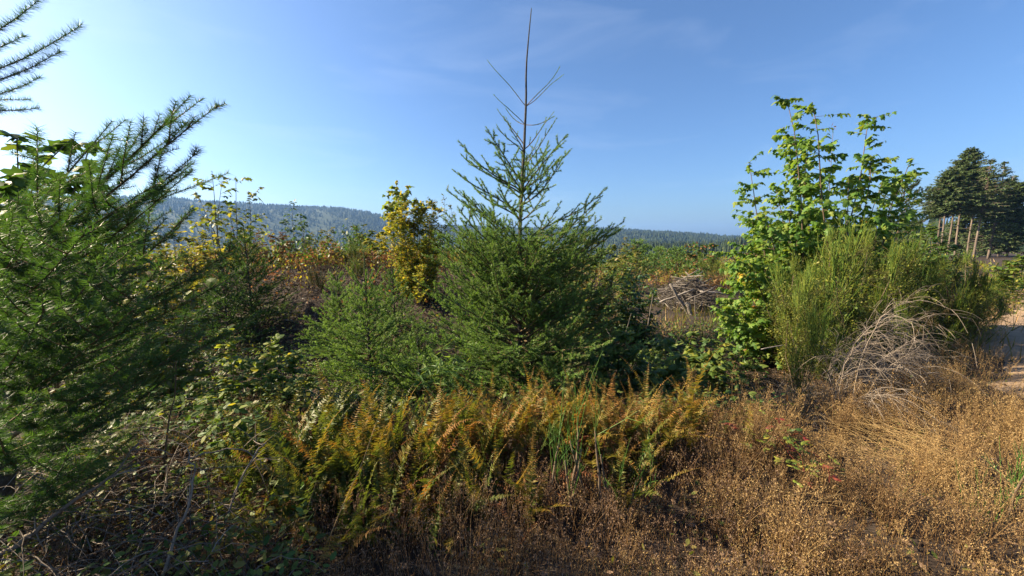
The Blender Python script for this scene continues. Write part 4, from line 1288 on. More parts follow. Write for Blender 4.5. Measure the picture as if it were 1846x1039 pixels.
def twig_tangle():
    rng = np.random.default_rng(304)
    mb = MB()
    n = 900
    px = rng.uniform(-60, 560, n)
    y = 1.35 + rng.random(n) ** 1.2 * 1.0
    x = (px - 923) / FPX * (y + .28)
    z = H(x, y) + rng.uniform(0, .36, n) * sm(560, 380, px)
    o = np.stack([x, y, z], -1)
    d = nrm(np.stack([rng.normal(0, .8, n), rng.normal(0, .5, n), rng.uniform(-.1, .9, n)], -1))
    arching(mb, rng, o, d, rng.uniform(.18, .6, n), sag=.6, wob=.12, r=(.0026, .0009), K=9)
    tag(mb.build('dead_twigs', M['dead_dark']), 'tangle of thin dead grey twigs under the near fir', 'brush', kind='stuff')
    # thicker dead branches that show singly
    n = 5200
    px = rng.uniform(-60, 620, n)
    y = 1.3 + rng.random(n) * 1.2
    x = (px - 923) / FPX * (y + .28)
    k = vnoise(x, y, .25, 61) > -.2
    x, y = x[k], y[k]
    n = len(x)
    for mm, lab, a, b2 in (('olive_leaf', 'olive leaves of low plants among the dead twigs', 0, .5), ('green_leaf', 'dark green leaves of low plants among the dead twigs', .5, 1)):
        kk = slice(int(a * n), int(b2 * n))
        m1 = MB()
        nn = len(x[kk])
        leaves(m1, OV4, np.stack([x[kk], y[kk], H(x[kk], y[kk]) + rng.uniform(.01, .30, nn)], -1), rng.normal(0, 1, (nn, 3)) * [1, 1, .5], rng.normal(0, .5, (nn, 3)) + [0, 0, 1], rng.uniform(.018, .05, nn))
        tag(m1.build('twig_bed_leaves', M[mm]), lab, 'leaves', kind='stuff')
    g = 'dead branches in the lower left'
    specs = [('thick dead branch slanting up from the lower left corner', [(-10, 1010), (60, 960), (130, 905), (200, 860), (250, 800)], 1.45, .012),
             ('forked pale dead branch rising from the bottom edge, lower left', [(290, 1045), (310, 980), (345, 900), (350, 850), (335, 810)], 1.4, .007),
             ('arched pale dead branch beside the left end of the ferns', [(370, 1000), (410, 930), (430, 870), (465, 810), (478, 800), (455, 795)], 1.65, .006),
             ('thin dead branch curving from the twig tangle toward the ferns', [(330, 830), (380, 815), (430, 808), (470, 830), (475, 880)], 1.75, .005)]
    for lab, pix, yy, r in specs:
        P = np.array([W(a, c, yy + .04 * k) for k, (a, c) in enumerate(pix)])
        m1 = MB()
        s = np.linspace(0, 1, 16)
        k = np.linspace(0, 1, len(P))
        Q = np.stack([np.interp(s, k, P[:, c]) for c in range(3)], -1) + rng.normal(0, .004, (16, 3))
        tubes(m1, Q, np.linspace(r, r * .3, 16), 6)
        ii = rng.integers(4, 15, 9)
        dd = nrm(nrm(Q[ii] - Q[ii - 1]) + rng.normal(0, .6, (9, 3)))
        arching(m1, rng, Q[ii], dd, rng.uniform(.08, .3, 9), sag=.3, r=(r * .35, r * .12), K=6)
        tag(m1.build('dead_branch', M['dead_twig']), lab, 'branch', g)
twig_tangle()

# ------------------------------------------------------------------ logs and the brush pile
def stick(name, label, cat, P, r0, r1, mat, group, rng, K=7):
    P = np.asarray(P, float)
    s = np.linspace(0, 1, K)
    Q = np.stack([np.interp(s, np.linspace(0, 1, len(P)), P[:, c]) for c in range(3)], -1)
    Q[1:-1] += rng.normal(0, r0 * .3, (K - 2, 3))
    mb = MB()
    rr = np.linspace(r0, r1, K) * (1 + rng.normal(0, .08, K))
    b = Q[0].copy()
    tubes(mb, Q - b, rr, 7)
    return tag(mb.build(name, M[mat], None, b), label, cat, group)

def brush_pile():
    rng = np.random.default_rng(401)
    y = 11.5
    c = gbase(1238, y)
    g = 'wood of the brush pile'
    big = [('pale straight pole leaning down the front of the brush pile', (1208, 512), (1252, 585), y - 1.2, .035, .05),
           ('thick split pale log lying down the front of the brush pile', (1236, 548), (1252, 580), y - 1.25, .075, .065),
           ('pale limb jutting to the right out of the brush pile', (1262, 526), (1310, 530), y - .6, .035, .02),
           ('long pale limb crossing the top of the brush pile', (1190, 545), (1250, 522), y - 1.0, .03, .02),
           ('limb slanting across the right top of the brush pile', (1240, 540), (1288, 520), y - .8, .03, .02),
           ('thin upright stake standing before the brush pile', (1254, 588), (1253, 535), y - 1.5, .02, .012)]
    for lab, a, b2, yy, r0, r1 in big:
        stick('log', lab, 'log', [W(*a, yy), W(*b2, yy - .1)], r0, r1, 'log', g, rng)
    def surf(n, rad=(.85, .8), h=1.0):
        th = rng.random(n) * 6.28
        rr = np.sqrt(rng.random(n))
        x, yv = rr * np.cos(th) * rad[0], rr * np.sin(th) * rad[1]
        return x, yv, h * (1 - rr ** 1.7)
    n = 120
    x, yv, z = surf(n)
    for k in range(n):
        ph = rng.random() * 6.28
        l = rng.uniform(.35, 1.1)
        p = c + np.array([x[k], yv[k], z[k] * rng.uniform(.75, 1.05) + .05])
        slope = rng.normal(-.12, .3)
        d = np.array([math.cos(ph), math.sin(ph), slope])
        pts = [p - d * l / 2, p + d * l / 2]
        for q in pts:
            q[2] = max(q[2], float(H(q[0], q[1])) + .02)
        r0 = rng.uniform(.007, .019)
        stick('pile_branch', 'weathered grey branch heaped in the brush pile', 'branch', pts, r0, r0 * .6, 'log' if rng.random() < .25 else 'log_dark', g, rng, 5)
    mb = MB()
    n = 1400
    x, yv, z = surf(n, (.9, .85))
    o = c + np.stack([x, yv, z * rng.uniform(.3, 1, n) + .02], -1)
    d = nrm(rng.normal(0, 1, (n, 3)) * [1, 1, .5])
    arching(mb, rng, o, d, rng.uniform(.15, .6, n), sag=.1, r=(.007, .003), K=4)
    tag(mb.build('pile_twigs', M['log_dark']), 'fine grey twigs filling the brush pile', 'twigs', kind='stuff')
    # uprights and dead sticks between the tall fir and the pile
    g2 = 'dead sticks standing in the brambles'
    for lab, a, b2, yy, r in (('tall pale dead stick standing in the brambles left of the brush pile', (1168, 590), (1177, 530), 6.3, .012),
                              ('thin dead stick leaning right from the foot of the tall pale one', (1172, 595), (1225, 540), 6.5, .006),
                              ('short white broken stick at the edge of the tall fir', (1103, 610), (1090, 588), 5.5, .008),
                              ('short white stick lying in the willow shrub above the brambles', (1100, 506), (1130, 522), 6.6, .010),
                              ('slim dead stick beside the alder bush', (1128, 600), (1138, 565), 6.0, .006),
                              ('pale stick lying at the foot of the broom bush', (1372, 630), (1412, 622), 4.4, .008)):
        stick('dead_stick', lab, 'stick', [W(*a, yy), W(*b2, yy)], r, r * .5, 'log', g2, rng)
    g3 = 'dead wood lying on the dark bank'
    for lab, a, b2, yy, r in (('pale pole lying level on the dark bank, the left one', (424, 580), (462, 578), 8.0, .022),
                              ('pale pole lying level on the dark bank, the right one', (500, 577), (528, 578), 8.0, .022),
                              ('thin stick slanting down the dark bank below the level poles', (512, 582), (548, 596), 7.7, .014),
                              ('stick high on the dark bank under the dead bracken', (484, 522), (506, 524), 9.4, .022),
                              ('long thin stick along the middle of the dark bank', (455, 564), (480, 568), 8.3, .014),
                              ('bent grey branch at the foot of the dark bank near the saplings', (530, 640), (566, 622), 6.4, .022),
                              ('grey stick on the dark bank right of the shaded sapling', (745, 602), (782, 612), 6.6, .016)):
        A, B = W(*a, yy), W(*b2, yy)
        for q in (A, B):
            q[2] = float(H(q[0], q[1])) + r + .03
        stick('fallen_stick', lab, 'stick', [A, B], r, r * .7, 'log', g3, rng)
    A, B = W(1262, 1036, 1.62), W(1345, 1000, 1.68)
    stick('fallen_stick', 'dark bent stick lying in the dry grass at the bottom edge', 'stick', [A, (A + B) / 2 + [0, 0, .012], B], .008, .005, 'dead_dark', None, rng)
    # litter on the bank
    mb = MB()
    n = 22000
    x = rng.uniform(-10.5, 3, n)
    y2 = rng.uniform(4.6, 11.5, n)
    k = (x / y2 > -1.4) & (x < .5 * y2)
    x, y2 = x[k], y2[k]
    n = len(x)
    leaves(mb, DIAM, np.stack([x, y2, H(x, y2) + rng.uniform(.005, .07, n)], -1), rng.normal(0, 1, (n, 3)) * [1, 1, .5], rng.normal(0, .7, (n, 3)) + [0, 0, 1], rng.uniform(.03, .10, n))
    tag(mb.build('bark_litter', M['dark_litter']), 'dark bark chips and dead leaves covering the bank', 'litter', kind='stuff')
    mb = MB()
    n = 3000
    x = rng.uniform(-9.5, 1.5, n)
    y2 = rng.uniform(5.2, 11.5, n)
    o = np.stack([x, y2, H(x, y2) + .02], -1)
    d = nrm(np.concatenate([rng.normal(0, 1, (n, 2)), rng.normal(0, .25, (n, 1))], 1))
    arching(mb, rng, o, d, rng.uniform(.08, .45, n), sag=.05, r=(.005, .002), K=3)
    tag(mb.build('bank_litter', M['log_dark']), 'twigs and dead wood scattered over the dark bank', 'litter', kind='stuff')
brush_pile()

# ------------------------------------------------------------------ ferns
def frond_mesh(rng, mat, L=.8, arch=.5, wd=.085, sparse=1.0, curl=0.0):
    mb = MB()
    K = 14
    q = np.linspace(0, 1, K)
    el = R(86) - arch * q ** 1.7 - curl * np.maximum(q - .75, 0) * 4
    P = np.concatenate([[[0, 0, 0]], np.cumsum(np.stack([np.cos(el[:-1]), .05 * rng.normal() * q[:-1], np.sin(el[:-1])], -1) * (L / (K - 1)), 0)])
    tubes(mb, P, np.linspace(.0022, .0006, K), 3, q[None])
    n = int(40 * sparse * L / .7)
    s = np.linspace(.10, .99, n)
    p = np.stack([np.interp(s, q, P[:, c]) for c in range(3)], -1)
    T = nrm(np.stack([np.interp(s, q, np.gradient(P[:, c])) for c in range(3)], -1))
    U = np.array([0, 1.0, 0]) + 0 * T
    Nn = np.cross(T, U)
    ln = wd * np.minimum(1, (s / .22) ** .6) * np.minimum(1, ((1.02 - s) / .55) ** .8)
    for sd in (-1, 1):
        tw = rng.normal(0, .3, (n, 1)) + rng.normal(0, .25) + .25 * np.sin(np.arange(n)[:, None] * rng.uniform(.1, .4))
        d = T * (.28 + .15 * rng.random((n, 1))) + U * sd + Nn * (.12 + tw)
        leaves(mb, (np.array([(0, .07, 0), (.15, .15, .0), (.6, .11, -.02), (1, .02, -.10), (.5, -.10, -.02), (.05, -.11, 0)], float), np.array([(0, 5, 1), (1, 5, 4), (1, 4, 2), (2, 4, 3)])),
               p, d, Nn + T * rng.normal(0, .3, (n, 1)), ln * rng.uniform(.8, 1.1, n), np.clip(s + rng.normal(0, .08, n), 0, 1))
    return mb.mesh('frond', [mat])

def ferns():
    rng = np.random.default_rng(501)
    live = [frond_mesh(rng, M['fern_live'], rng.uniform(.62, .8), rng.uniform(.15, .8), rng.uniform(.052, .072), 1, rng.uniform(-.1, .35)) for _ in range(12)]
    green = [frond_mesh(rng, M['fern_green'], rng.uniform(.6, .78), rng.uniform(.15, .9), rng.uniform(.055, .078), 1, rng.uniform(-.1, .3)) for _ in range(10)]
    live += [frond_mesh(rng, M['fern_bronze'], rng.uniform(.5, .75), rng.uniform(.3, 1.2), rng.uniform(.045, .065), 1, rng.uniform(0, .6)) for _ in range(3)]
    dead = [frond_mesh(rng, M['fern_dead'], rng.uniform(.5, .65), rng.uniform(1.3, 2.1), rng.uniform(.03, .045), .8, .5) for _ in range(6)]
    labels = ['green-based sword fern at the left end of the fern row', 'sword fern second from the left end of the row', 'tall sword fern below the front sapling',
              'sword fern with bronze tips between the front sapling and the herb clump', 'sword fern under the bright herb clump', 'golden sword fern with drooping rusty fronds below the tall fir',
              'golden sword fern left of the green broom sprout', 'golden sword fern behind the green broom sprout', 'golden sword fern right of the green broom sprout',
              'golden fern below the dark brambles, thick with bronze tips', 'golden fern near the right end of the row', 'golden fern at the right end of the row with one tall frond',
              'smaller green fern in front of the left ferns', 'smaller fern with dead fronds in front of the row middle', 'low fern in the back of the row behind the left ferns', 'low golden fern at the back of the row behind the broom sprout',
              'low olive fern nearest the dead twigs at the left', 'low drooping fern in front, below the long grass stalk', 'low rusty fern in front of the row, left of its middle', 'low fern in front of the golden ones, beside the broom sprout',
              'half dead fern in front of the right ferns']
    spots = [(500, 2.2, .25), (565, 2.3, .3), (635, 2.15, .4), (700, 2.4, .6), (760, 2.2, .45), (828, 2.5, .8), (895, 2.35, .85), (965, 2.6, .9), (1030, 2.5, .9), (1095, 2.6, .95), (1160, 2.5, .9), (1225, 2.7, .95),
             (590, 1.95, .15), (840, 2.0, .35), (620, 2.75, .5), (1010, 2.95, .9), (500, 1.85, .2), (660, 1.8, .3), (740, 1.85, .5), (930, 1.95, .7), (1120, 2.15, .85)]
    for k, (px, y, gold) in enumerate(spots):
        b = gbase(px, y)
        t = thing('sword_fern', labels[k], 'fern', b, 'sword ferns in a row')
        n = 46 if k < 12 else 30
        sc = 1.0 if k < 12 else .78
        for j in range(n):
            u = rng.random()
            if u < .16:
                me = dead[rng.integers(6)]
            else:
                me = live[rng.integers(15)] if rng.random() < gold else green[rng.integers(10)]
            o = link('frond', me, t, (rng.normal(0, .11), rng.normal(0, .10), -.01))
            o.rotation_euler = (rng.normal(0, .12), R(rng.uniform(-2, 20) if rng.random() < .7 else rng.uniform(15, 48)), rng.random() * 6.28)
            s = sc * rng.uniform(.48, 1.0)
            o.scale = (s, s, s)
        if k == 11:
            o = link('frond', live[0], t, (.03, 0, 0))
            o.rotation_euler = (0, R(2), -1.2)
            o.scale = (1.12, 1.12, 1.15)
ferns()

# ------------------------------------------------------------------ grass, stalks, small plants
def visible_filter(x, y):
    d = y * math.cos(PITCH) + EYE * math.sin(PITCH)
    px = 923 + x / np.maximum(d, .05) * FPX
    return (px > -150) & (px < 2000) & (y > .9)

def fine_grass(name, label, pos, rng, hh, head, mstem, mhead, nsp=30, tall=1.0, lean=.22):
    """airy seed heads: thin stalk, hair-fine head branches and tiny spikelets"""
    st, hd = MB(), MB()
    n = len(pos)
    h = hh * rng.uniform(.55, 1.25, n) * (1 + .42 * vnoise(pos[:, 0], pos[:, 1], .5, 21)) * tall
    d = nrm(np.concatenate([rng.normal(0, lean, (n, 2)), np.ones((n, 1))], 1))
    q = np.linspace(0, 1, 4)
    sag = rng.normal(0, .12, (n, 3)) * [1, 1, 0]
    q = q[[0, 2, 3]]
    P = pos[:, None] + d[:, None] * (h[:, None] * q)[:, :, None] + sag[:, None] * (h[:, None] * q ** 2)[:, :, None]
    tubes(st, P, np.linspace(.0013, .0006, 3)[None], 3)
    tag(st.build(name, M[mstem]), label, 'grass', kind='stuff')
    if head:
        top = P[:, -1]
        ax = nrm(P[:, -1] - P[:, -2])
        m = n * nsp
        i = np.repeat(np.arange(n), nsp)
        u = rng.random(m)
        rad = head * .38 * (1 - u * .85) * rng.random(m) ** .5 * rng.uniform(.5, 1.3, n)[i]
        th = rng.random(m) * 6.28
        U, V = frame(ax)
        o = top[i] - ax[i] * (head * (1 - u) * 1.0)[:, None] + (np.cos(th) * rad)[:, None] * U[i] + (np.sin(th) * rad)[:, None] * V[i] + ax[i] * (rad * .6)[:, None]
        dd = nrm(ax[i] + rng.normal(0, .7, (m, 3)))
        leaves(hd, (np.array([(0, .18, 0), (1, 0, 0), (0, -.18, 0)], float), np.array([(0, 2, 1)])), o, dd, rng.normal(0, 1, (m, 3)), rng.uniform(.006, .013, m))
        tag(hd.build(name + '_heads', M[mhead]), 'airy seed heads of the ' + label, 'grass', kind='stuff')

def meadow():
    rng = np.random.default_rng(601)
    # dense tan grass across the right foreground
    n = 30000
    x = rng.uniform(-1.2, 7.5, n)
    y = 1.1 + rng.random(n) * 4.2
    ok = visible_filter(x, y)
    a = x - (.05 + .38 * (y - 1.4))         # right of the ferns
    clump = vnoise(x, y, .22, 1) + .6 * vnoise(x, y, .09, 2)
    bush = np.hypot((x - 4.4) / 1.0, (y - 4.7) / .7) < 1
    fernz = (y > 1.95) & (x < .47 * (y + .2) + .12)
    tr = on_track(x, y)
    dens = np.where(fernz, 0, np.clip(.48 + .95 * clump, 0.0, 1))
    dens = dens * np.where(x < -.1, np.clip(1 + x * .9, .05, 1) * .6, 1)
    dens = dens * np.where(y > 3.3, np.where(x > .8 * y + .3, .8, .15), 1)
    dens = dens * np.where((tr > -.1) & (tr < 3), .08, 1)
    k = ok & ~bush & (rng.random(n) < dens)
    x, y = x[k], y[k]
    # taller tussocks among the even growth
    tx, ty = rng.uniform(.3, 4.2, 70), rng.uniform(1.45, 3.4, 70)
    k = (tx > .47 * (ty + .2) + .1) & visible_filter(tx, ty) & (on_track(tx, ty) < 0)
    tx, ty = tx[k], ty[k]
    m = 26
    x = np.concatenate([x, (tx[:, None] + rng.normal(0, .035, (len(tx), m))).ravel()])
    y = np.concatenate([y, (ty[:, None] + rng.normal(0, .035, (len(tx), m))).ravel()])
    pos = np.stack([x, y, H(x, y)], -1)
    tall = np.ones(len(x))
    tall[-len(tx) * m:] = rng.uniform(1.25, 1.9, len(tx) * m)
    br = (vnoise(x, y, .45, 71) + rng.normal(0, .35, len(x))) > .12
    fine_grass('dry_grass', 'tan dry grass filling the right foreground', pos[~br], rng, .245, .14, 'grass', 'grass_head', 34, tall[~br])
    fine_grass('dull_grass', 'duller brown dry grass in patches of the right foreground', pos[br], rng, .215, .13, 'grass_brown', 'dull_head', 30, tall[br])
    # leaning straw blades at ground level
    mb = MB()
    n = 12000
    x = rng.uniform(-2.4, 8.5, n)
    y = 1.05 + rng.random(n) ** 1.3 * 5
    tr = on_track(x, y)
    k = visible_filter(x, y) & ~((tr > 0) & (tr < 2.9) & (rng.random(n) < .93))
    x, y = x[k], y[k]
    n = len(x)
    o = np.stack([x, y, H(x, y) - .005], -1)
    d = nrm(np.concatenate([rng.normal(0, .7, (n, 2)), rng.uniform(.25, 1, (n, 1))], 1))
    arching(mb, rng, o, d, rng.uniform(.08, .24, n), K=3, sag=.4, r=(.0014, .0005))
    tag(mb.build('straw', M['grass_brown']), 'brown straw and stalks lying low over the foreground soil', 'grass', kind='stuff')
    # grass beside the track and on the clearing beyond
    n = 12000
    x = rng.uniform(3, 12, n)
    y = rng.uniform(2.4, 8.5, n)
    tr = on_track(x, y)
    k = ((tr < .25) & (tr > -1.8)) | ((tr > 2.9) & (tr < 6)) | ((rng.random(n) < .04) & (tr > 0))
    k &= x < 1.55 * y + 2.6
    x, y = x[k], y[k]
    fine_grass('trackside_grass', 'golden dry grass along the dirt track', np.stack([x, y, H(x, y)], -1), rng, .24, .11, 'grass', 'grass_head', 14)
    # dry grass and weeds over the rest of the clearing
    mb = MB()
    n = 26000
    az = rng.uniform(R(-58), R(58), n)
    r = np.exp(rng.uniform(math.log(8), math.log(75), n))
    x, y = r * np.sin(az), r * np.cos(az)
    cl = vnoise(x, y, 1.3, 6)
    slope = (x < 1.5) & (y < 10.6)
    k = (cl > -.45) & ~slope
    x, y, r = x[k], y[k], r[k]
    n = len(x)
    o = np.stack([x, y, H(x, y) - .01], -1)
    d = nrm(np.concatenate([rng.normal(0, .35, (n, 2)), np.ones((n, 1))], 1))
    sc = np.clip(r / 14, .8, 3)
    w = (.012 * sc)[:, None]
    ln = (rng.uniform(.15, .5, n) * np.clip(sc, 1, 1.6))[:, None]
    sd = nrm(np.cross(d, rng.normal(0, 1, (n, 3))))
    V = np.stack([o - sd * w, o + sd * w, o + d * ln], 1)
    for j, mm in enumerate(('grass', 'olive_leaf', 'rust_leaf')):
        kk = (np.floor((vnoise(x, y, 2.3, 8) + 1 + rng.normal(0, .35, n)) * 1.5).astype(int) % 3) == j
        m1 = MB()
        Vk = V[kk].reshape(-1, 3)
        m1.add(Vk, np.arange(len(Vk)).reshape(-1, 3))
        tag(m1.build('clearing_weeds', M[mm]), ('tan dry grass over the far clearing', 'green weeds over the far clearing', 'rust brown weeds over the far clearing')[j], 'weeds', kind='stuff')
    # brown and green stalks among and before the ferns
    n = 5200
    x = rng.uniform(-2.6, 1.6, n)
    y = rng.uniform(1.35, 3.2, n)
    k = visible_filter(x, y)
    pos = np.stack([x, y, H(x, y)], -1)[k]
    fine_grass('brown_grass', 'dull brown grass in front of and between the ferns', pos, rng, .24, .10, 'grass_brown', 'dead_fluff', 18)
    # reddish weeds and low green herbs in patches of the dry grass
    n = 9000
    x = rng.uniform(.2, 5.5, n)
    y = 1.3 + rng.random(n) * 3
    k = visible_filter(x, y) & (vnoise(x, y, .4, 31) > .35) & (x > .47 * (y + .2) - .1) & (x < 1.2 * y + .2)
    fine_grass('red_weeds', 'reddish brown weeds in patches of the dry grass', np.stack([x, y, H(x, y)], -1)[k], rng, .24, .15, 'grass_brown', 'rust_leaf', 22, lean=.4)
    n = 5200
    x = rng.uniform(-1.5, 5.5, n)
    y = 1.3 + rng.random(n) * 3
    k = visible_filter(x, y) & (vnoise(x, y, .3, 33) > .3)
    x, y = x[k], y[k]
    n = len(x)
    mb = MB()
    leaves(mb, OV4, np.stack([x, y, H(x, y) + rng.uniform(.01, .16, n)], -1), rng.normal(0, 1, (n, 3)) * [1, 1, .4], rng.normal(0, .4, (n, 3)) + [0, 0, 1], rng.uniform(.015, .045, n))
    tag(mb.build('low_herbs', M['olive_leaf']), 'low olive leaves scattered through the dry grass', 'herbs', kind='stuff')
    # brush of dead bracken and weeds on the upper bank and crest
    for j, (mm, lab, thr) in enumerate((('rust_leaf', 'rusty dead bracken covering the upper bank', .0), ('olive_leaf', 'olive weeds on the upper bank', .2), ('pink_rust', 'pinkish dead brush along the bank crest', .3), ('yellow_small', 'yellowing weeds along the bank crest', .45))):
        n = 9000
        x = rng.uniform(-12, 2.4, n)
        y = rng.uniform(7.6, 14, n)
        k = (vnoise(x, y, .9, 41 + j) > thr - .5 * sm(9.5, 12, y)) & (x / y > -1.35) & (rng.random(n) < .4 + .6 * sm(8.6, 10.4, y))
        x, y = x[k], y[k]
        n = len(x)
        mb = MB()
        p = np.stack([x, y, H(x, y) + rng.random(n) ** .8 * (.42 + .3 * vnoise(x, y, .6, 51 + j))], -1)
        leaves(mb, DIAM, p, rng.normal(0, 1, (n, 3)) + [0, 0, .5], rng.normal(0, .8, (n, 3)) + [0, 0, .6], rng.uniform(.04, .11, n))
        tag(mb.build('bank_brush', M[mm]), lab, 'brush', kind='stuff')
    mb = MB()
    n = 2600
    x = rng.uniform(-11, 2, n)
    y = rng.uniform(6.5, 13, n)
    d = nrm(np.concatenate([rng.normal(0, .7, (n, 2)), rng.uniform(.2, 1, (n, 1))], 1))
    arching(mb, rng, np.stack([x, y, H(x, y)], -1), d, rng.uniform(.2, .7, n), K=4, sag=.5, wob=.1, r=(.004, .0016))
    tag(mb.build('bank_stems', M['dead_dark']), 'bent dead stems over the bank', 'brush', kind='stuff')
    # sparse dead weeds and herbs on the bank
    n = 3000
    x = rng.uniform(-9, .5, n)
    y = rng.uniform(6, 11.2, n)
    k = (vnoise(x, y, .7, 15) > -.1) & (x / y > -1.3)
    fine_grass('bank_weeds', 'thin dead weeds on the dark bank', np.stack([x, y, H(x, y)], -1)[k], rng, .34, .16, 'grass_brown', 'rust_leaf', 9)
    mb = MB()
    for cx, cy, cr, m in ((2.75, 2.4, .26, 260), (3.3, 3.1, .3, 260), (1.6, 2.0, .2, 120)):
        a0 = rng.random() * 6.28
        o = np.stack([cx + rng.normal(0, cr, m), cy + rng.normal(0, cr, m) * .7, np.zeros(m)], -1)
        o[:, 2] = H(o[:, 0], o[:, 1]) + rng.uniform(.02, .22, m)
        d = nrm(np.stack([math.cos(a0) + rng.normal(0, .45, m), math.sin(a0) + rng.normal(0, .45, m), rng.uniform(0, .5, m)], -1))
        arching(mb, rng, o, d, rng.uniform(.15, .4, m), K=4, sag=.45, r=(.0011, .0005))
    tag(mb.build('flattened_straw', M['straw']), 'patches of pale golden straw lying flattened in the dry grass', 'grass', kind='stuff')
    # low green shoots
    mb = MB()
    n = 2600
    x = rng.uniform(-2.5, 6.5, n)
    y = 1.2 + rng.random(n) * 4
    k = visible_filter(x, y) & (vnoise(x, y, .35, 9) > .15)
    x, y = x[k], y[k]
    n = len(x)
    o = np.stack([x, y, H(x, y)], -1)
    d = nrm(np.concatenate([rng.normal(0, .4, (n, 2)), np.ones((n, 1))], 1))
    arching(mb, rng, o, d, rng.uniform(.08, .26, n), K=4, sag=.2, r=(.0018, .0006))
    tag(mb.build('green_grass', M['grass_green']), 'sparse green blades among the dry grass', 'grass', kind='stuff')
    # dead leaves and crumbs on the soil
    mb = MB()
    n = 15000
    x = rng.uniform(-3.5, 7, n)
    y = 1.0 + rng.random(n) * 5.5
    k = visible_filter(x, y)
    x, y = x[k], y[k]
    n = len(x)
    leaves(mb, DIAM, np.stack([x, y, H(x, y) + rng.uniform(.005, .05, n)], -1), rng.normal(0, 1, (n, 3)) * [1, 1, .35], rng.normal(0, .6, (n, 3)) + [0, 0, 1], rng.uniform(.015, .05, n))
    tag(mb.build('leaf_litter', M['dead_fluff']), 'dead brown leaves and crumbs on the foreground soil', 'litter', kind='stuff')
meadow()

def undergrowth():
    """low leafy cover in the dip between the ferns and the bank, and scrub beyond the crest"""
    rng = np.random.default_rng(641)
    n = 40000
    x = rng.uniform(-7.5, 5.2, n)
    y = rng.uniform(2.3, 8.4, n)
    cl = vnoise(x, y, .5, 12)
    ok = visible_filter(x, y) & (x < .62 * y + .5) & ((y < 5.9 + .6 * cl) | (x > 0) | (rng.random(n) < .4)) & (cl > -.6) & ((y > 2.8) | (x < -.6))
    x, y, cl = x[ok], y[ok], cl[ok]
    n = len(x)
    z = H(x, y) + rng.random(n) ** .8 * (.30 + .16 * cl)
    o = np.stack([x, y, z], -1)
    d = rng.normal(0, 1, (n, 3)) * [1, 1, .5] - [0, 0, .2]
    N_ = rng.normal(0, .45, (n, 3)) + [0, 0, 1]
    pick = np.floor((vnoise(x, y, .6, 13) + 1 + rng.normal(0, .4, n)) * 1.5).astype(int) % 4
    for j, (mm, lab) in enumerate((('green_leaf', 'low green leaves carpeting the dip behind the ferns'), ('bramble_leaf', 'low glossy bramble leaves carpeting the dip behind the ferns'),
                                   ('olive_leaf', 'low olive leaves carpeting the dip behind the ferns'), ('rust_leaf', 'low brown dead leaves carpeting the dip behind the ferns'))):
        k = pick == j
        mb = MB()
        leaves(mb, OVATE if j < 2 else DIAM, o[k], d[k], N_[k], rng.uniform(.03, .075, k.sum()))
        tag(mb.build('groundcover', M[mm]), lab, 'groundcover', kind='stuff')
    st = MB()
    m = 3000
    i = rng.integers(0, n, m)
    g = o[i].copy()
    g[:, 2] = H(g[:, 0], g[:, 1])
    g[:, :2] += rng.normal(0, .05, (m, 2))
    tubes(st, np.stack([g, (g + o[i]) / 2 + rng.normal(0, .02, (m, 3)), o[i]], 1), np.array([[.003, .002, .001]]), 3)
    tag(st.build('groundcover_stems', M['bark']), 'thin stems of the low plants in the dip behind the ferns', 'stems', kind='stuff')
    # scrub from the crest outward
    O, Rr, Hh = [], [], []
    for k in range(420):
        az = rng.uniform(R(-56), R(56))
        r = math.exp(rng.uniform(math.log(12.5), math.log(95)))
        xx, yy = r * math.sin(az), r * math.cos(az)
        tr = float(on_track(xx, yy))
        if -1.2 < tr < 4 or (yy < 12 and xx > 0) or math.hypot(xx - 5.5, yy - 11.5) < 3.2:
            continue
        O.append((xx, yy, float(H(xx, yy))))
        Hh.append(rng.uniform(.35, 1.0) * (1 + r / 60))
        Rr.append(rng.uniform(.4, 1.0) * (1 + r / 50))
    O, Rr, Hh = np.array(O), np.array(Rr), np.array(Hh)
    kind = rng.integers(0, 6, len(O))
    for j, (mm, lab) in enumerate((('green_leaf', 'green scrub over the clearing and slope beyond the bank crest'), ('olive_leaf', 'olive scrub over the clearing beyond the bank crest'),
                                   ('yellow_small', 'yellowing scrub over the clearing beyond the bank crest'), ('rust_leaf', 'brown scrub over the clearing beyond the bank crest'),
                                   ('fir_needle', 'dark green scrub over the clearing beyond the bank crest'), ('lime_leaf', 'pale green scrub over the clearing beyond the bank crest'))):
        mb = MB()
        for o, a, h in zip(O[kind == j], Rr[kind == j], Hh[kind == j]):
            m = 180
            rr = np.sqrt(rng.random(m))
            th = rng.random(m) * 6.28
            lob = 1 + .3 * np.sin(th * 3 + o[0]) + .2 * np.sin(th * 5 + o[1])
            zz = rng.random(m) ** .7 * h * (1.05 - rr ** 2 * .7) * (1 + .25 * np.sin(th * 2 + o[1] * 3))
            p = o + np.stack([rr * a * lob * np.cos(th), rr * a * lob * np.sin(th), zz], -1)
            p[:, 2] += rng.normal(0, .05 * h, m)
            sc = .07 * (1 + np.hypot(o[0], o[1]) / 25)
            leaves(mb, DIAM, p, rng.normal(0, 1, (m, 3)) + [0, 0, .4], rng.normal(0, .7, (m, 3)) + [0, 0, .6], sc * rng.uniform(.7, 1.5, m))
        tag(mb.build('scrub', M[mm]), lab, 'scrub', kind='stuff')
undergrowth()

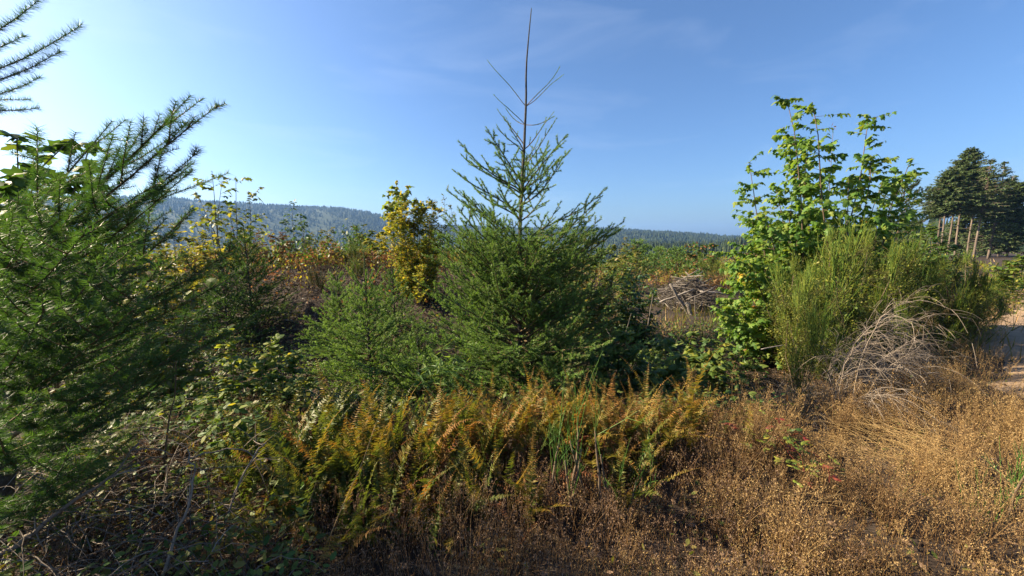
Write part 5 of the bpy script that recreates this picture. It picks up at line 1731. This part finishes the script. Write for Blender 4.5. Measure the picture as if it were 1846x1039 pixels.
def long_stalks():
    rng = np.random.default_rng(651)
    g = 'single dry grass stalks before the ferns'
    for lab, pix, y in (('long pale grass stalk slanting up across the left ferns', [(565, 1040), (610, 930), (655, 830), (678, 762)], 1.55),
                        ('short bent dry stalk at the bottom left of the ferns', [(590, 1000), (600, 985), (620, 978), (640, 976)], 1.6),
                        ('thin dry stalk standing before the ferns, left of the long slanting one', [(530, 985), (550, 930), (570, 870)], 1.7),
                        ('dry grass stalk with feathery head at the bottom left edge of the ferns', [(512, 1040), (520, 990), (530, 965)], 1.5)):
        P = np.array([W(a, b, y + .05 * i) for i, (a, b) in enumerate(pix)])
        mb = MB()
        b = P[0].copy()
        tubes(mb, P - b, np.linspace(.0028, .0012, len(P)), 4)
        if 'feathery' in lab:
            p = (P[-1] - b) + rng.normal(0, .012, (60, 3)) + np.outer(rng.uniform(-.12, .05, 60), nrm(P[-1] - P[0]))
            leaves(mb, LANCE, p, nrm(P[-1] - P[0]) + rng.normal(0, .4, (60, 3)), rng.normal(0, 1, (60, 3)), .02)
        tag(mb.build('grass_stalk', M['grass'], None, b), lab, 'grass', g)
long_stalks()

def trailing_bramble():
    """yellow, green and red three-part leaves on a trailing bramble in the grass"""
    rng = np.random.default_rng(661)
    b = gbase(1410, 2.75)
    t = thing('trailing_bramble', 'trailing bramble with yellow and red leaves in the dry grass', 'plant', b)
    cane = MB()
    ends = [W(px, py, yy * .90) - b for px, py, yy in ((1335, 775, 2.7), (1350, 800, 2.5), (1390, 760, 2.9), (1430, 770, 2.9), (1460, 800, 2.6), (1400, 820, 2.4), (1450, 850, 2.2), (1495, 870, 2.1), (1420, 795, 2.6), (1375, 790, 2.6), (1440, 810, 2.5), (1460, 865, 2.2))]
    tubes(cane, np.array([curve(np.array([0, 0, .02]), e, rng, 8, .1, .12) for e in ends]), np.linspace(.003, .0014, 8)[None], 4)
    cane.build('cane', M['bramble_red'], t)
    from mathutils import Matrix
    mm = {}
    for m in ('bramble_yellow', 'bramble_red', 'bramble_leaf'):
        k = MB()
        leaves(k, OVATE, np.zeros((1, 3)), np.array([[1.0, 0, 0]]), np.array([[0, 0, 1.0]]), 1)
        mm[m] = k.mesh('leaf', [M[m]])
    for e in ends:
        for c in range(5):
            o = e * rng.uniform(.6, 1.05) + rng.normal(0, .06, 3) * [1, 1, .5] + [0, 0, .02]
            red = rng.random() < .14 and e[0] < .2
            m = 'bramble_red' if red else ('bramble_yellow' if rng.random() < .75 else 'bramble_leaf')
            ph = rng.random() * 6.28
            for j in range(3):
                a = ph + (j - 1) * 1.2
                d = nrm(np.array([math.cos(a), math.sin(a), rng.normal(-.05, .25)]))
                y = nrm(np.cross(np.array([0, -.35, 1]) + rng.normal(0, .3, 3), d))
                z = np.cross(d, y)
                s = rng.uniform(.026, .05)
                lf = link('leaf', mm[m], t)
                lf.matrix_local = Matrix(((d[0] * s, y[0] * s, z[0] * s, o[0]), (d[1] * s, y[1] * s, z[1] * s, o[1]), (d[2] * s, y[2] * s, z[2] * s, o[2]), (0, 0, 0, 1)))
trailing_bramble()

def bright_leaves():
    """a sprig of big lime leaves before the near fir bough"""
    from mathutils import Matrix
    rng = np.random.default_rng(671)
    tipw = W(352, 512, 1.9)
    b = gbase(290, 2.1)
    t = thing('leafy_sprig', 'sprig with large glowing lime leaves among the near fir boughs', 'plant', b)
    mb = MB()
    P = curve(np.array([0, 0, 0]), tipw - b, rng, 9, .05, .05)
    tubes(mb, P, np.linspace(.006, .002, 9), 5)
    mb.build('stem', M['bark'], t)
    k = MB()
    leaves(k, ROUND, np.zeros((1, 3)), np.array([[1.0, 0, 0]]), np.array([[0, 0, 1.0]]), 1)
    me = k.mesh('leaf', [M['lime_leaf']])
    for px, py, s in ((318, 512, .08), (352, 500, .07), (372, 505, .07), (345, 515, .06), (235, 580, .07), (285, 555, .05), (240, 540, .06), (105, 582, .06), (290, 625, .05), (330, 540, .06)):
        o = W(px, py, 1.9) - b
        d = nrm(rng.normal(0, 1, 3) * [1, .5, .5])
        y = nrm(np.cross(np.array([0, -.8, .6]) + rng.normal(0, .3, 3), d))
        z = np.cross(d, y)
        lf = link('leaf', me, t)
        lf.matrix_local = Matrix(((d[0] * s, y[0] * s, z[0] * s, o[0]), (d[1] * s, y[1] * s, z[1] * s, o[1]), (d[2] * s, y[2] * s, z[2] * s, o[2]), (0, 0, 0, 1)))
bright_leaves()

# ------------------------------------------------------------------ the hazy air
def haze():
    m, n, out = _mat('valley_haze')
    v = n.nodes.new('ShaderNodeVolumePrincipled')
    v.inputs['Color'].default_value = (.28, .53, 1.0, 1)
    v.inputs['Density'].default_value = 1.55e-4
    v.inputs['Anisotropy'].default_value = .25
    n.links.new(v.outputs[0], out.inputs['Volume'])
    mb = MB()
    x, z0, z1 = 6100.0, -110.0, 225.0
    V = np.array([(sx * x, sy * x, z) for z in (z0, z1) for sy in (-1, 1) for sx in (-1, 1)])
    F = [(0, 2, 1), (1, 2, 3), (4, 5, 6), (5, 7, 6), (0, 1, 4), (1, 5, 4), (2, 6, 3), (3, 6, 7), (0, 4, 2), (2, 4, 6), (1, 3, 5), (3, 7, 5)]
    mb.add(V, F)
    tag(mb.build('haze', m), 'pale blue haze in the valley air', 'haze', kind='stuff')
haze()
